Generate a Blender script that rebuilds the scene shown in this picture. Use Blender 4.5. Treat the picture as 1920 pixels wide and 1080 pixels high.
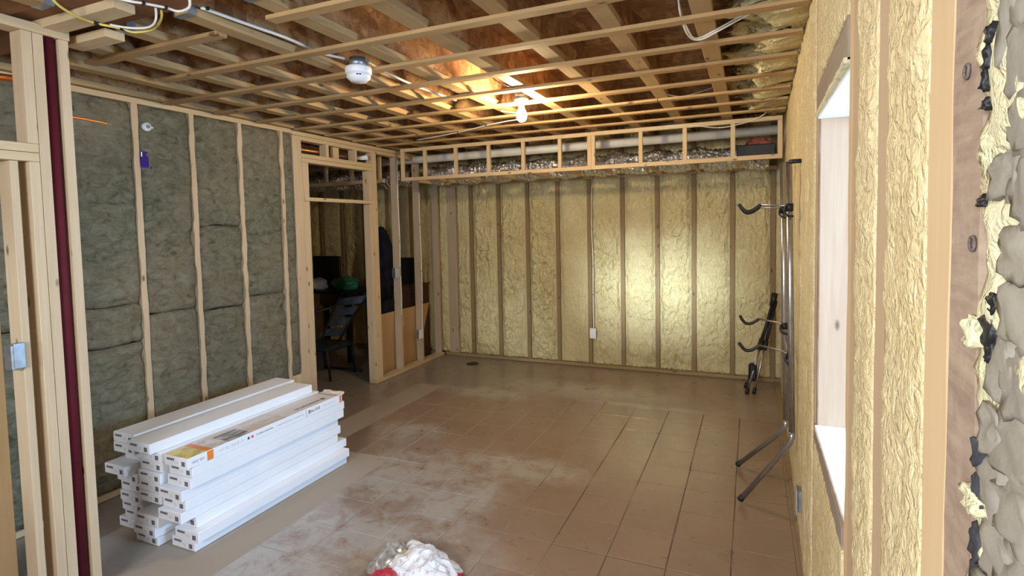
import bpy, bmesh, math, random
from mathutils import Vector, Matrix, noise
random.seed(7)
for o in list(bpy.data.objects): bpy.data.objects.remove(o)
sc = bpy.context.scene
COL = sc.collection

# ------------------------------------------------------------------ camera
F, YAW, PITCH, ROLL, CAMZ = 1029.86, .4088, -.0554, -.0205, 1.7496
cd = bpy.data.cameras.new('camera'); cam = bpy.data.objects.new('camera', cd); COL.objects.link(cam)
cd.sensor_fit = 'HORIZONTAL'; cd.sensor_width = 36; cd.lens = F / 1920 * 36
cd.shift_x = (960 - 962.7) / 1920; cd.shift_y = (481.5 - 540) / 1920
cd.clip_start = .02
fw = Vector((-math.sin(YAW) * math.cos(PITCH), math.cos(YAW) * math.cos(PITCH), math.sin(PITCH)))
r0 = Vector((math.cos(YAW), math.sin(YAW), 0)); u0 = r0.cross(fw)
rt = r0 * math.cos(ROLL) + u0 * math.sin(ROLL); up = -r0 * math.sin(ROLL) + u0 * math.cos(ROLL)
M = Matrix((rt, up, -fw)).transposed().to_4x4(); M.translation = (0, 0, CAMZ)
cam.matrix_world = M
sc.camera = cam
# ------------------------------------------------------------------ world, daylight, exposure
w = bpy.data.worlds.new('overcast_sky'); sc.world = w; w.use_nodes = True
bg = w.node_tree.nodes['Background']; bg.inputs[0].default_value = (.62, .78, 1, 1); bg.inputs[1].default_value = 2.0
vs = sc.view_settings; vs.view_transform = 'Standard'; vs.look = 'None'; vs.exposure = 0.18; vs.gamma = 1; vs.use_curve_mapping = False

def area(name, loc, direction, sx, sy, power, col, spread=180):
    l = bpy.data.lights.new(name, 'AREA'); l.shape = 'RECTANGLE'; l.size = sx; l.size_y = sy
    l.energy = power; l.color = col; l.spread = math.radians(spread)
    o = bpy.data.objects.new(name, l); COL.objects.link(o); o.location = loc
    o.rotation_euler = Vector(direction).to_track_quat('-Z', 'Z').to_euler()
    return o
# daylight in the window on the right, plus fill lamps added behind the camera
area('daylight_side_window', (1.9, 2.12, 1.75), (-1, 0, -.1), .7, 2.0, 320, (.36, .65, 1))
area('fill_front_side', (-3.0, -1.66, 1.55), (1, .62, 0), 1.0, 1.2, 36, (.95, .97, 1), 100)  # fill lamp added to brighten the right wall
area('fill_front', (-1.15, -1.66, 2.13), (0, 1, -.25), 1.45, .84, 62, (.92, .96, 1), 130)  # broad fill lamp added behind the camera
sun = bpy.data.lights.new('low_sun', 'SUN'); sun.energy = 5.0; sun.angle = math.radians(6); sun.color = (.78, .92, 1)
so = bpy.data.objects.new('low_sun', sun); COL.objects.link(so)
so.rotation_euler = Vector((.02, 1, -.135)).to_track_quat('-Z', 'Z').to_euler()

# ------------------------------------------------------------------ constants of the place
XL, YB, H = -3.895, 6.5276, 2.671
S = .4064
ZJ = H + .019          # underside of the joists
def XW(y): return .2 + .016 * y

# ------------------------------------------------------------------ material helpers
class N:
    def __init__(self, name):
        self.m = bpy.data.materials.new(name); self.m.use_nodes = True
        self.t = self.m.node_tree; self.b = self.t.nodes['Principled BSDF']
        self.geo = None
    def n(self, ty, **kw):
        x = self.t.nodes.new(ty)
        for k, v in kw.items(): setattr(x, k, v)
        return x
    def link(self, a, b): self.t.links.new(a, b)
    def pos(self, space='world'):
        if space == 'world': return self.n('ShaderNodeNewGeometry').outputs['Position']
        return self.n('ShaderNodeTexCoord').outputs['Object']
    def scale(self, v, s):
        x = self.n('ShaderNodeVectorMath', operation='MULTIPLY'); self.link(v, x.inputs[0]); x.inputs[1].default_value = s; return x.outputs[0]
    def noise(self, v, scale, detail=3, rough=.5, dist=0):
        x = self.n('ShaderNodeTexNoise'); self.link(v, x.inputs['Vector']); x.inputs['Scale'].default_value = scale
        x.inputs['Detail'].default_value = detail; x.inputs['Roughness'].default_value = rough; x.inputs['Distortion'].default_value = dist
        return x.outputs['Fac']
    def vor(self, v, scale, feature='F1'):
        x = self.n('ShaderNodeTexVoronoi', feature=feature); self.link(v, x.inputs['Vector']); x.inputs['Scale'].default_value = scale; return x
    def ramp(self, f, stops):
        x = self.n('ShaderNodeValToRGB'); self.link(f, x.inputs[0]); e = x.color_ramp.elements
        while len(e) < len(stops): e.new(.5)
        for i, (p, c) in enumerate(stops):
            e[i].position = p; e[i].color = (*c, 1) if not isinstance(c, float) else (c, c, c, 1)
        return x.outputs[0]
    def mix(self, f, a, b, mode='MIX'):
        x = self.n('ShaderNodeMix', data_type='RGBA', blend_type=mode)
        for s, v in ((0, f), (6, a), (7, b)):
            if hasattr(v, 'links'): self.link(v, x.inputs[s])
            elif isinstance(v, (int, float)): x.inputs[s].default_value = v
            else: x.inputs[s].default_value = (*v, 1)
        return x.outputs[2]
    def math(self, op, a, b=0, c=0):
        x = self.n('ShaderNodeMath', operation=op)
        for i, v in enumerate((a, b, c)):
            if hasattr(v, 'links'): self.link(v, x.inputs[i])
            else: x.inputs[i].default_value = v
        return x.outputs[0]
    def sep(self, v):
        x = self.n('ShaderNodeSeparateXYZ'); self.link(v, x.inputs[0]); return x.outputs
    def rect(self, x, y, x0, x1, y0, y1):
        a = self.math('MULTIPLY', self.math('GREATER_THAN', x, x0), self.math('LESS_THAN', x, x1))
        b = self.math('MULTIPLY', self.math('GREATER_THAN', y, y0), self.math('LESS_THAN', y, y1))
        return self.math('MULTIPLY', a, b)
    def col(self, c):
        if hasattr(c, 'links'): self.link(c, self.b.inputs['Base Color'])
        else: self.b.inputs['Base Color'].default_value = (*c, 1)
    def bump(self, f, strength=.3, dist=.01):
        x = self.n('ShaderNodeBump'); x.inputs['Strength'].default_value = strength; x.inputs['Distance'].default_value = dist
        self.link(f, x.inputs['Height']); self.link(x.outputs[0], self.b.inputs['Normal'])
    def fin(self, rough=.6, spec=.5, metal=0):
        self.b.inputs['Roughness'].default_value = rough; self.b.inputs['Specular IOR Level'].default_value = spec
        self.b.inputs['Metallic'].default_value = metal
        return self.m
    def rnd(self): return self.n('ShaderNodeObjectInfo').outputs['Random']

def plain(name, c, rough=.6, spec=.5, metal=0, var=.0, vscale=8):
    n = N(name)
    f = n.noise(n.pos(), vscale, 4)
    n.col(n.mix(n.ramp(f, [(.3, 0.), (.7, 1.)]), tuple(x * (1 - var) for x in c), tuple(min(1, x * (1 + var)) for x in c)))
    n.bump(f, .05, .003)
    return n.fin(rough, spec, metal)

def wood(name, axis, c1, c2, knots=True, rough=.7, varia=.35, grain=1.0):
    n = N(name); p = n.pos()
    s = [26, 26, 26]; s[axis] = 1.3
    off = n.n('ShaderNodeVectorMath', operation='ADD'); n.link(p, off.inputs[0])
    cx = n.n('ShaderNodeCombineXYZ'); r = n.rnd(); n.link(n.math('MULTIPLY', r, 37.), cx.inputs[(axis + 1) % 3]); n.link(n.math('MULTIPLY', r, 11.), cx.inputs[axis])
    n.link(cx.outputs[0], off.inputs[1]); q = off.outputs[0]
    g = n.noise(n.scale(q, s), 1, 4, .6, .6)
    s2 = [130, 130, 130]; s2[axis] = 5
    fine = n.noise(n.scale(q, s2), 1, 2, .5)
    c = n.mix(n.ramp(g, [(.3, 0.), (.7, 1.)]), c1, c2)
    c = n.mix(n.math('MULTIPLY', fine, .35 * grain), c, tuple(x * .62 for x in c1))
    # board to board tone
    c = n.mix(n.math('MULTIPLY', r, varia), c, tuple(x * .72 for x in c2))
    big = n.noise(q, 2.1, 3)
    c = n.mix(n.math('MULTIPLY', n.ramp(big, [(.45, 0.), (.75, 1.)]), .3), c, (c1[0] * .8, c1[1] * .74, c1[2] * .68))
    if knots:
        ks = [11, 11, 11]; ks[axis] = 4.6
        v = n.vor(n.scale(q, ks), 1)
        k = n.ramp(v.outputs['Distance'], [(.07, 1.), (.14, 0.)])
        c = n.mix(n.math('MULTIPLY', k, .8), c, (.09, .045, .02))
    n.col(c); n.bump(fine, .12, .002)
    return n.fin(rough, .3)

PINE1, PINE2 = (.62, .46, .27), (.72, .57, .36)
WX = wood('pine_lengthwise_x', 0, PINE1, PINE2)
WY = wood('pine_lengthwise_y', 1, PINE1, PINE2)
WZ = wood('pine_upright', 2, PINE1, PINE2)
STRAP = wood('strapping_pine', 0, (.44, .28, .125), (.54, .36, .175))
JOIST = wood('joist_flange_pine', 1, (.46, .30, .14), (.56, .39, .20))
WZP = wood('pale_stud_pine', 2, (.60, .455, .29), (.71, .565, .385), varia=.25)
WZG = wood('grey_weathered_stud', 2, (.46, .37, .27), (.58, .48, .36))
SPRAYED = wood('foam_dusted_stud', 2, (.25, .175, .085), (.33, .24, .12), varia=.3)
SPRAYEDX = wood('foam_dusted_plate', 0, (.30, .22, .11), (.38, .29, .15), varia=.3)
RSTUD = wood('amber_sprayed_stud', 2, (.66, .475, .27), (.71, .53, .31), knots=False, varia=.1, grain=.5)
RSTUD2 = wood('mauve_sprayed_stud', 2, (.52, .38, .24), (.58, .43, .27), knots=False, varia=.2, grain=.5)
def board_mat():
    n = N('smeared_brown_board'); p = n.pos(); s = n.sep(p)
    a = n.noise(n.scale(p, (10, 9, 48)), 1, 5, .65, .5); b = n.noise(p, 26, 5, .6); d = n.noise(p, 150, 3)
    c = n.mix(n.ramp(a, [(.32, 0.), (.7, 1.)]), (.285, .205, .155), (.43, .325, .24))
    c = n.mix(n.math('MULTIPLY', n.ramp(b, [(.5, 0.), (.75, 1.)]), .5), c, (.50, .41, .31))
    c = n.mix(n.math('MULTIPLY', n.ramp(b, [(.25, 1.), (.4, 0.)]), .5), c, (.19, .13, .105))
    n.col(c); n.bump(n.math('ADD', a, n.math('MULTIPLY', d, .2)), .3, .005); return n.fin(.75, .3)
BOARD = board_mat()
LVL = wood('dark_red_beam', 0, (.20, .085, .035), (.30, .14, .06), knots=False, varia=.1)
JAMBW = wood('window_liner_wood', 2, (.42, .26, .165), (.50, .35, .23), varia=.1)
BEIGE = wood('hardboard', 2, (.50, .33, .17), (.56, .38, .20), knots=False, varia=.1, grain=.3)

def foam_mat(name, c1, c2, c3, rough=.42, crease=.9, csc=(17, 17, 8), bs=.7, bd=.014):
    n = N(name); p = n.pos()
    a = n.noise(p, 3.5, 4, .6); b = n.noise(p, 45, 4, .6)
    c = n.mix(n.ramp(a, [(.35, 0.), (.68, 1.)]), c1, c2)
    c = n.mix(n.math('MULTIPLY', n.ramp(b, [(.5, 0.), (.8, 1.)]), .5), c, c3)
    v = n.vor(p, 30)
    c = n.mix(n.math('MULTIPLY', n.ramp(v.outputs['Distance'], [(.04, 1.), (.1, 0.)]), .35), c, (c1[0] * .45, c1[1] * .4, c1[2] * .3))
    n.col(c)
    h = n.math('ADD', n.noise(p, 60, 5, .62), n.math('MULTIPLY', n.noise(p, 18, 3), 1.2))
    cr = n.math('ABSOLUTE', n.math('SUBTRACT', n.noise(n.scale(p, csc), 1, 3, .55, .4), .5))
    cr = n.math('MINIMUM', n.math('MULTIPLY', cr, 9.), 1.)
    h = n.math('ADD', n.math('MULTIPLY', h, .5), n.math('MULTIPLY', cr, crease))
    n.bump(h, bs, bd)
    return n.fin(rough, .5)
FOAM = foam_mat('spray_foam', (.58, .495, .26), (.67, .595, .34), (.79, .73, .48), .5, .75, (15, 15, 7.5), .55, .019)
FOAMR = foam_mat('spray_foam_side', (.69, .555, .30), (.75, .63, .37), (.90, .82, .57), .36, .35, (34, 34, 28))
FOAMP = foam_mat('pale_gap_foam', (.66, .62, .38), (.74, .70, .47), (.82, .80, .6), .5, .2, (40, 40, 40))

def wool_mat():
    n = N('mineral_wool'); p = n.pos()
    a = n.noise(p, 1.3, 4, .6); b = n.noise(n.scale(p, (12, 12, 19)), 1, 6, .68, .9); d = n.noise(p, 80, 4, .7)
    c = n.mix(n.ramp(a, [(.35, 0.), (.65, 1.)]), (.15, .150, .102), (.23, .195, .128))
    c = n.mix(n.ramp(b, [(.42, 0.), (.74, .65)]), c, (.37, .365, .29))
    c = n.mix(n.ramp(b, [(.24, .85), (.42, 0.)]), c, (.03, .03, .02))  # near-black crevice shade put into the low spots of the bump
    n.col(c)
    n.bump(n.math('ADD', b, n.math('MULTIPLY', d, .35)), .9, .032)
    return n.fin(.95, .1)
WOOL = wool_mat()

def osb_mat():
    n = N('oriented_strand_board'); p = n.pos()
    v1 = n.vor(n.scale(p, (9, 22, 22)), 1); v2 = n.vor(n.scale(p, (24, 8, 8)), 1)
    f = n.noise(n.scale(p, (14, 14, 30)), 1, 3, .6, 2.)
    c = n.mix(n.ramp(f, [(.3, 0.), (.7, 1.)]), n.ramp(v1.outputs['Color'], [(.2, (.22, .10, .045)), (.5, (.36, .19, .085)), (.8, (.50, .30, .14))]),
              n.ramp(v2.outputs['Color'], [(.2, (.19, .085, .04)), (.5, (.32, .16, .07)), (.85, (.56, .36, .17))]))
    n.col(c); n.bump(v1.outputs['Distance'], .1, .004)
    return n.fin(.6, .3)
OSB = osb_mat()

def floor_mat(name, tile):
    n = N(name); p = n.pos(); s = n.sep(p)
    a = n.noise(p, 1.4, 5, .6); b = n.noise(p, 9, 5, .65); d = n.noise(p, 70, 3, .6)
    if tile:
        c = n.mix(n.ramp(a, [(.3, 0.), (.7, 1.)]), (.255, .172, .128), (.32, .225, .172))
        c = n.mix(n.math('MULTIPLY', n.rnd(), .30), c, (.22, .145, .105))
    else:
        c = n.mix(n.ramp(a, [(.3, 0.), (.7, 1.)]), (.25, .175, .130), (.33, .25, .195))
    c = n.mix(n.ramp(b, [(.35, 0.), (.75, .4)]), c, (.33, .26, .2))
    # grey cement residue and whitish efflorescence, drifts with a shape of their own
    def blob(cx, cy, rx, ry):
        x = n.math('DIVIDE', n.math('SUBTRACT', s[0], cx), rx); y = n.math('DIVIDE', n.math('SUBTRACT', s[1], cy), ry)
        return n.math('MAXIMUM', n.math('SUBTRACT', 1., n.math('SQRT', n.math('ADD', n.math('MULTIPLY', x, x), n.math('MULTIPLY', y, y)))), 0.)
    m = None
    for bl in ((-2.25, 3.2, .85, .75), (-1.75, 3.0, .45, .85), (-2.0, 2.45, 1.2, .5), (-1.55, 3.6, .8, .3), (-1.75, 5.55, 1.5, .42), (-2.6, 5.15, .9, .3), (-2.7, 3.9, .5, .35), (-1.0, 5.25, .8, .12), (-2.35, 2.0, .9, .6)):
        k = blob(*bl); m = k if m is None else n.math('MAXIMUM', m, k)
    wv = n.noise(p, 6.5, 7, .72, .35)
    st = n.math('MULTIPLY', m, n.ramp(wv, [(.32, 0.), (.62, 1.)]))
    st = n.ramp(st, [(.10, 0.), (.55, .72)])
    c = n.mix(st, c, (.47, .46, .44))
    lx = n.ramp(n.math('ADD', s[0], n.math('MULTIPLY', a, .8)), [(0., 0.), (1., 1.)])
    # greyer bare cement along the left wall
    g = n.math('MULTIPLY', n.math('LESS_THAN', n.math('ADD', s[0], n.math('MULTIPLY', wv, .9)), -2.25), .55)
    if not tile: c = n.mix(g, c, (.25, .235, .22))
    sp = n.vor(p, 7)
    c = n.mix(n.math('MULTIPLY', n.ramp(sp.outputs['Distance'], [(.012, 1.), (.03, 0.)]), .8), c, (.6, .58, .54))
    n.col(c); n.bump(n.math('ADD', b, n.math('MULTIPLY', d, .4)), .12, .006)
    n.link(n.ramp(wv, [(.3, .24), (.7, .42)]), n.b.inputs['Roughness'])
    n.b.inputs['Specular IOR Level'].default_value = .6; n.b.inputs['Coat Weight'].default_value = .5 if tile else .15; n.b.inputs['Coat Roughness'].default_value = .2
    return n.m
TILE = floor_mat('old_floor_tile', True); CEMENT = floor_mat('bare_cement_floor', False)

def foil_mat():
    n = N('crinkled_foil'); p = n.pos()
    v = n.vor(n.scale(p, (22, 14, 14)), 1, 'F1'); d = n.noise(p, 30, 5, .7, 1.)
    n.col((.72, .72, .70)); n.bump(n.math('ADD', v.outputs['Distance'], d), 1., .010)
    return n.fin(.22, .5, 1)
FOIL = foil_mat()
PVC = plain('white_pvc', (.78, .78, .75), .35, .5, 0, .03)
WHITE = plain('white_plastic', (.82, .83, .85), .4, .5, 0, .02)
CARD = plain('white_cardboard', (.83, .85, .90), .5, .4, 0, .03, 3)
STEEL = plain('brushed_steel', (.42, .42, .43), .3, .5, .9, .1, 30)
GALV = plain('galvanised_steel', (.36, .40, .44), .4, .5, .8, .2, 25)
BLACK = plain('black_rubber', (.012, .012, .013), .5, .4, 0, .1)
DARK = plain('charcoal_cloth', (.022, .022, .026), .9, .2, 0, .4)
NAVY = plain('navy_cloth', (.012, .014, .028), .9, .2, 0, .4)
SLATE = plain('slate_blue_cloth', (.12, .15, .20), .9, .2, 0, .25)
MAROON = plain('maroon_paint', (.10, .010, .018), .7, .2, 0, .1)
COPPER = plain('copper', (.80, .30, .10), .35, .5, .7, .15)
CABLEW = plain('white_cable', (.78, .77, .72), .45)
CABLEY = plain('yellow_cable', (.75, .60, .14), .45)
PURPLE = plain('purple_plastic', (.05, .02, .22), .8, .15)
GREENB = plain('dark_green_plastic', (.02, .16, .11), .35, .5, 0, .3, 12)
CLOTHW = plain('off_white_cloth', (.5, .46, .38), .9, .1, 0, .25, 15)
BROWNW = wood('dark_cabinet_wood', 0, (.07, .035, .02), (.11, .055, .03), False)
RED = plain('red_print', (.52, .03, .06), .4, .5, 0, .15, 12)
STONEM = None
def stone_mat():
    n = N('rubble_stone'); p = n.pos()
    a = n.noise(p, 14, 5, .6); b = n.noise(p, 90, 4, .6)
    c = n.mix(n.ramp(a, [(.3, 0.), (.7, 1.)]), (.26, .235, .18), (.38, .35, .275))
    c = n.mix(n.math('MULTIPLY', n.rnd(), .5), c, (.22, .20, .18))
    n.col(c); n.bump(n.math('ADD', a, n.math('MULTIPLY', b, .4)), .35, .008); return n.fin(.85, .2)
STONEM = stone_mat()
def glass_mat():
    n = N('window_glass'); t = n.n('ShaderNodeBsdfTransparent'); g = n.n('ShaderNodeBsdfGlossy'); g.inputs['Roughness'].default_value = .03
    m = n.n('ShaderNodeMixShader'); m.inputs[0].default_value = .06; n.link(t.outputs[0], m.inputs[1]); n.link(g.outputs[0], m.inputs[2])
    n.link(m.outputs[0], n.t.nodes['Material Output'].inputs[0]); return n.m
GLASS = glass_mat()
def dimming_sheet_mat():  # translucent sheet added to weaken the sun through an unseen opening
    n = N('sun_dimming_sheet'); t = n.n('ShaderNodeBsdfTransparent'); t.inputs[0].default_value = (.6, .6, .6, 1); g = n.n('ShaderNodeBsdfTranslucent'); g.inputs[0].default_value = (.6, .6, .6, 1)
    m = n.n('ShaderNodeMixShader'); m.inputs[0].default_value = .4; n.link(t.outputs[0], m.inputs[1]); n.link(g.outputs[0], m.inputs[2])
    n.link(m.outputs[0], n.t.nodes['Material Output'].inputs[0]); return n.m
def bulb_mat():
    n = N('lit_bulb_glass'); n.b.inputs['Emission Color'].default_value = (1, .77, .46, 1); n.b.inputs['Emission Strength'].default_value = 900; n.col((1, 1, 1)); return n.m
BULB = bulb_mat()

# ------------------------------------------------------------------ geometry helpers
def link_mesh(name, me, mat, parent=None, smooth=False):
    o = bpy.data.objects.new(name, me); COL.objects.link(o)
    if mat is not None and not me.materials: me.materials.append(mat)
    if smooth:
        for p in me.polygons: p.use_smooth = True
    if parent: o.parent = parent
    return o
def bm_obj(name, bm, mat, parent=None, smooth=False):
    me = bpy.data.meshes.new(name); bm.normal_update(); bm.to_mesh(me); bm.free()
    return link_mesh(name, me, mat, parent, smooth)
def add_box(bm, x0, x1, y0, y1, z0, z1):
    v = [bm.verts.new(c) for c in ((x0, y0, z0), (x1, y0, z0), (x1, y1, z0), (x0, y1, z0), (x0, y0, z1), (x1, y0, z1), (x1, y1, z1), (x0, y1, z1))]
    for f in ((3, 2, 1, 0), (4, 5, 6, 7), (0, 1, 5, 4), (1, 2, 6, 5), (2, 3, 7, 6), (3, 0, 4, 7)): bm.faces.new([v[i] for i in f])
    return v
def box(name, x0, x1, y0, y1, z0, z1, mat, parent=None, bev=.002):
    bm = bmesh.new(); add_box(bm, min(x0, x1), max(x0, x1), min(y0, y1), max(y0, y1), min(z0, z1), max(z0, z1))
    if bev: bmesh.ops.bevel(bm, geom=bm.edges[:], offset=bev, segments=1, affect='EDGES')
    return bm_obj(name, bm, mat, parent)
def add_tube(bm, pts, rad, seg=10, cap=True):
    pts = [Vector(p) for p in pts]; rings = []
    rads = rad if isinstance(rad, (list, tuple)) else [rad] * len(pts)
    prev = None
    for i, p in enumerate(pts):
        t = (pts[min(i + 1, len(pts) - 1)] - pts[max(i - 1, 0)]).normalized()
        if prev is None:
            a = Vector((0, 0, 1)) if abs(t.z) < .9 else Vector((1, 0, 0)); n_ = t.cross(a).normalized()
        else:
            n_ = (prev - t * prev.dot(t)).normalized()
        prev = n_; b = t.cross(n_)
        rings.append([bm.verts.new(p + (n_ * math.cos(k * 2 * math.pi / seg) + b * math.sin(k * 2 * math.pi / seg)) * rads[i]) for k in range(seg)])
    for i in range(len(rings) - 1):
        for k in range(seg): bm.faces.new((rings[i][k], rings[i][(k + 1) % seg], rings[i + 1][(k + 1) % seg], rings[i + 1][k]))
    if cap: bm.faces.new(rings[0][::-1]); bm.faces.new(rings[-1])
def tube(name, pts, rad, mat, parent=None, seg=10):
    bm = bmesh.new(); add_tube(bm, pts, rad, seg); return bm_obj(name, bm, mat, parent, True)
def smooth_pts(ctrl, n=8):
    c = [Vector(p) for p in ctrl]; out = []
    for i in range(len(c) - 1):
        p0, p1, p2, p3 = c[max(i - 1, 0)], c[i], c[i + 1], c[min(i + 2, len(c) - 1)]
        for k in range(n):
            t = k / n
            out.append(.5 * ((2 * p1) + (p2 - p0) * t + (2 * p0 - 5 * p1 + 4 * p2 - p3) * t * t + (3 * p1 - p0 - 3 * p2 + p3) * t ** 3))
    out.append(c[-1]); return out
def add_lathe(bm, prof, origin=(0, 0, 0), seg=24):
    o = Vector(origin); rings = []
    for r, z in prof:
        rings.append([bm.verts.new(o + Vector((max(r, 1e-4) * math.cos(k * 2 * math.pi / seg), max(r, 1e-4) * math.sin(k * 2 * math.pi / seg), z))) for k in range(seg)])
    for i in range(len(rings) - 1):
        for k in range(seg): bm.faces.new((rings[i][k], rings[i][(k + 1) % seg], rings[i + 1][(k + 1) % seg], rings[i + 1][k]))
def lathe(name, prof, origin, mat, parent=None, seg=24):
    bm = bmesh.new(); add_lathe(bm, prof, origin, seg); bmesh.ops.recalc_face_normals(bm, faces=bm.faces[:])
    return bm_obj(name, bm, mat, parent, True)
def fbm(v, o=4): return noise.fractal(v, 1.0, 2.0, o)
def sheet(name, nu, nv, fn, mat, parent=None, thick=None, smooth=True):
    """a surface from fn(s, t) -> Vector, s and t in 0..1; thick(s, t) gives the back side"""
    vs_, fs = [], []
    for j in range(nv + 1):
        for i in range(nu + 1): vs_.append(fn(i / nu, j / nv))
    for j in range(nv):
        for i in range(nu):
            a = j * (nu + 1) + i; fs.append((a, a + 1, a + nu + 2, a + nu + 1))
    if thick:
        rim = [(i, 0) for i in range(nu)] + [(nu, j) for j in range(nv)] + [(i, nv) for i in range(nu, 0, -1)] + [(0, j) for j in range(nv, 0, -1)]
        base = len(vs_)
        for i, j in rim: vs_.append(thick(i / nu, j / nv))
        k = len(rim)
        for q in range(k):
            i, j = rim[q]; i2, j2 = rim[(q + 1) % k]
            fs.append((j * (nu + 1) + i, base + q, base + (q + 1) % k, j2 * (nu + 1) + i2))
        fs.append(tuple(base + q for q in range(k))[::-1])
    me = bpy.data.meshes.new(name); me.from_pydata(vs_, [], fs); me.update()
    bm = bmesh.new(); bm.from_mesh(me); bmesh.ops.recalc_face_normals(bm, faces=bm.faces[:]); bm.to_mesh(me); bm.free()
    return link_mesh(name, me, mat, parent, smooth)
def tag(o, label, cat, group=None, kind=None):
    o['label'] = label; o['category'] = cat
    if group: o['group'] = group
    if kind: o['kind'] = kind
    return o
def thing(name, label, cat, loc=(0, 0, 0), group=None, kind=None):
    o = bpy.data.objects.new(name, None); COL.objects.link(o); o.location = loc; o.empty_display_size = .05
    return tag(o, label, cat, group, kind)
def at(o, parent):   # parent keeping the world position of a mesh built in world coordinates
    o.parent = parent; o.location = -parent.location
    return o

# ================================================================== THE SETTING
# ---- floor
floor = box('floor', -6.8, 1.1, -1.9, 6.8, -.12, -.003, CEMENT, bev=0)
tag(floor, 'brown tiled basement floor with grey cement patches and chalky stains', 'floor', kind='structure')
def bed_mat():
    n = N('tile_joint_bed'); p = n.pos(); s = n.sep(p)
    f = n.math('ADD', n.noise(p, 1.6, 4, .6), n.math('MULTIPLY', s[0], -.13))
    n.col(n.mix(n.ramp(f, [(.55, 0.), (.78, 1.)]), (.135, .10, .078), (.38, .33, .28))); return n.fin(.8, .2)
box('tile_bed', -3.45, .215, 1.55, 5.2, -.006, -.0022, bed_mat(), floor, 0)
T = .3048; TX0, TY0 = -1.306 - 7 * T, 2.766 - 4 * T
tile_me = []
for q in range(4):
    bm = bmesh.new(); g = .0014 + .0005 * q
    add_box(bm, g, T - g, g * .6, T - g * .6, -.012, 0)
    bmesh.ops.bevel(bm, geom=[e for e in bm.edges if all(v.co.z > -.001 for v in e.verts)], offset=.0025, segments=1, affect='EDGES')
    me = bpy.data.meshes.new('tile'); bm.to_mesh(me); bm.free(); me.materials.append(TILE); tile_me.append(me)
for j in range(12):
    for i in range(12):
        x, y = TX0 + i * T, TY0 + j * T
        if x + T > XW(y) - .01: continue
        if x < -3.3 or (x < -2.7 and y < 3.3): continue
        o = link_mesh('tile', tile_me[(i * 7 + j * 3) % 4], None, floor)
        o.location = (x + random.uniform(-.0012, .0012), y + random.uniform(-.0012, .0012), -.0005 + random.uniform(-.0009, .0009))
        o.rotation_euler.z = random.uniform(-.003, .003)

# ---- ceiling: subfloor sheets, joists, strapping
ZS_ = ZJ + .241
ceiling = box('ceiling', -6.8, 1.1, -1.9, 6.8, ZS_, ZS_ + .03, OSB, bev=0)
tag(ceiling, 'open basement ceiling of strand-board subfloor on joists with strapping', 'ceiling', kind='structure')
JX = [-.205 - .4105 * k for k in range(16)]
for k, x in enumerate(JX):
    y0 = 1.665 if x > XL else -1.6
    segs = [(1.665, 6.5), (-1.6, 1.375)] if x > -4 else [(-1.6, 6.5)]
    for (a, b) in segs:
        j = box('joist', x - .0445, x + .0445, a, b, ZJ, ZJ + .038, JOIST, ceiling)
        box('web', x - .005, x + .005, a, b, ZJ + .038, ZS_, OSB, j, 0)
for k in range(9):   # subfloor sheet joints show as sheets with a step
    pass
SY = [2.2857 + S * k for k in range(8)]
def strap(x0, x1, y, tilt=0.):
    o = box('strapping', -(x1 - x0) / 2, (x1 - x0) / 2, -.032, .032, 0, .019, STRAP, ceiling, .0025)
    o.location = ((x0 + x1) / 2, y, H); o.rotation_euler.z = tilt
strap(-3.30, -2.29, 1.885, .002); strap(-1.946, .20, 1.862, .006)
splits = {0: [-3.3, .215], 1: [-3.86, .225], 2: [-3.86, -2.55, .23], 3: [-3.86, -2.95, .235], 4: [-3.86, -2.62, .24], 5: [-3.86, -.65, .25], 6: [-3.86, -1.02, .255], 7: [-3.86, .26]}
for k, y in enumerate(SY):
    xs = splits[k]
    for a, b in zip(xs[:-1], xs[1:]):
        strap(a + .001, b - .001, y + random.uniform(-.008, .008), random.uniform(-.0025, .0025))
# beam and its nailers, joist hangers
box('beam', -3.88, .2, 1.38, 1.66, ZJ + .022, ZS_, LVL, ceiling)
box('nailer', -3.02, -2.385, 1.462, 1.551, ZJ - .016, ZJ + .022, WX, ceiling)
box('nailer', -3.02, -2.70, 1.612, 1.70, ZJ - .038, ZJ, WX, ceiling)
for x in JX[:9]:
    for (ya, yb) in ((1.662, 1.70), (1.34, 1.378)):
        bm = bmesh.new()
        z0, z1 = ZJ - .002, ZJ + .16
        for (xa, xb, za, zb) in ((x - .047, x + .047, z0, z0 + .002), (x - .047, x - .045, z0 + .002, z1), (x + .045, x + .047, z0 + .002, z1)):
            add_box(bm, xa, xb, ya, yb, za, zb)
        bmesh.ops.remove_doubles(bm, verts=bm.verts[:], dist=.0005)
        bm_obj('joist_hanger', bm, GALV, ceiling)
# solid blocking between joists over the partition
for x in (-2.87, -3.28):
    box('blocking', x - .16, x + .16, 1.98, 2.02, ZJ + .03, ZS_ - .04, OSB, ceiling, 0)

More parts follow.
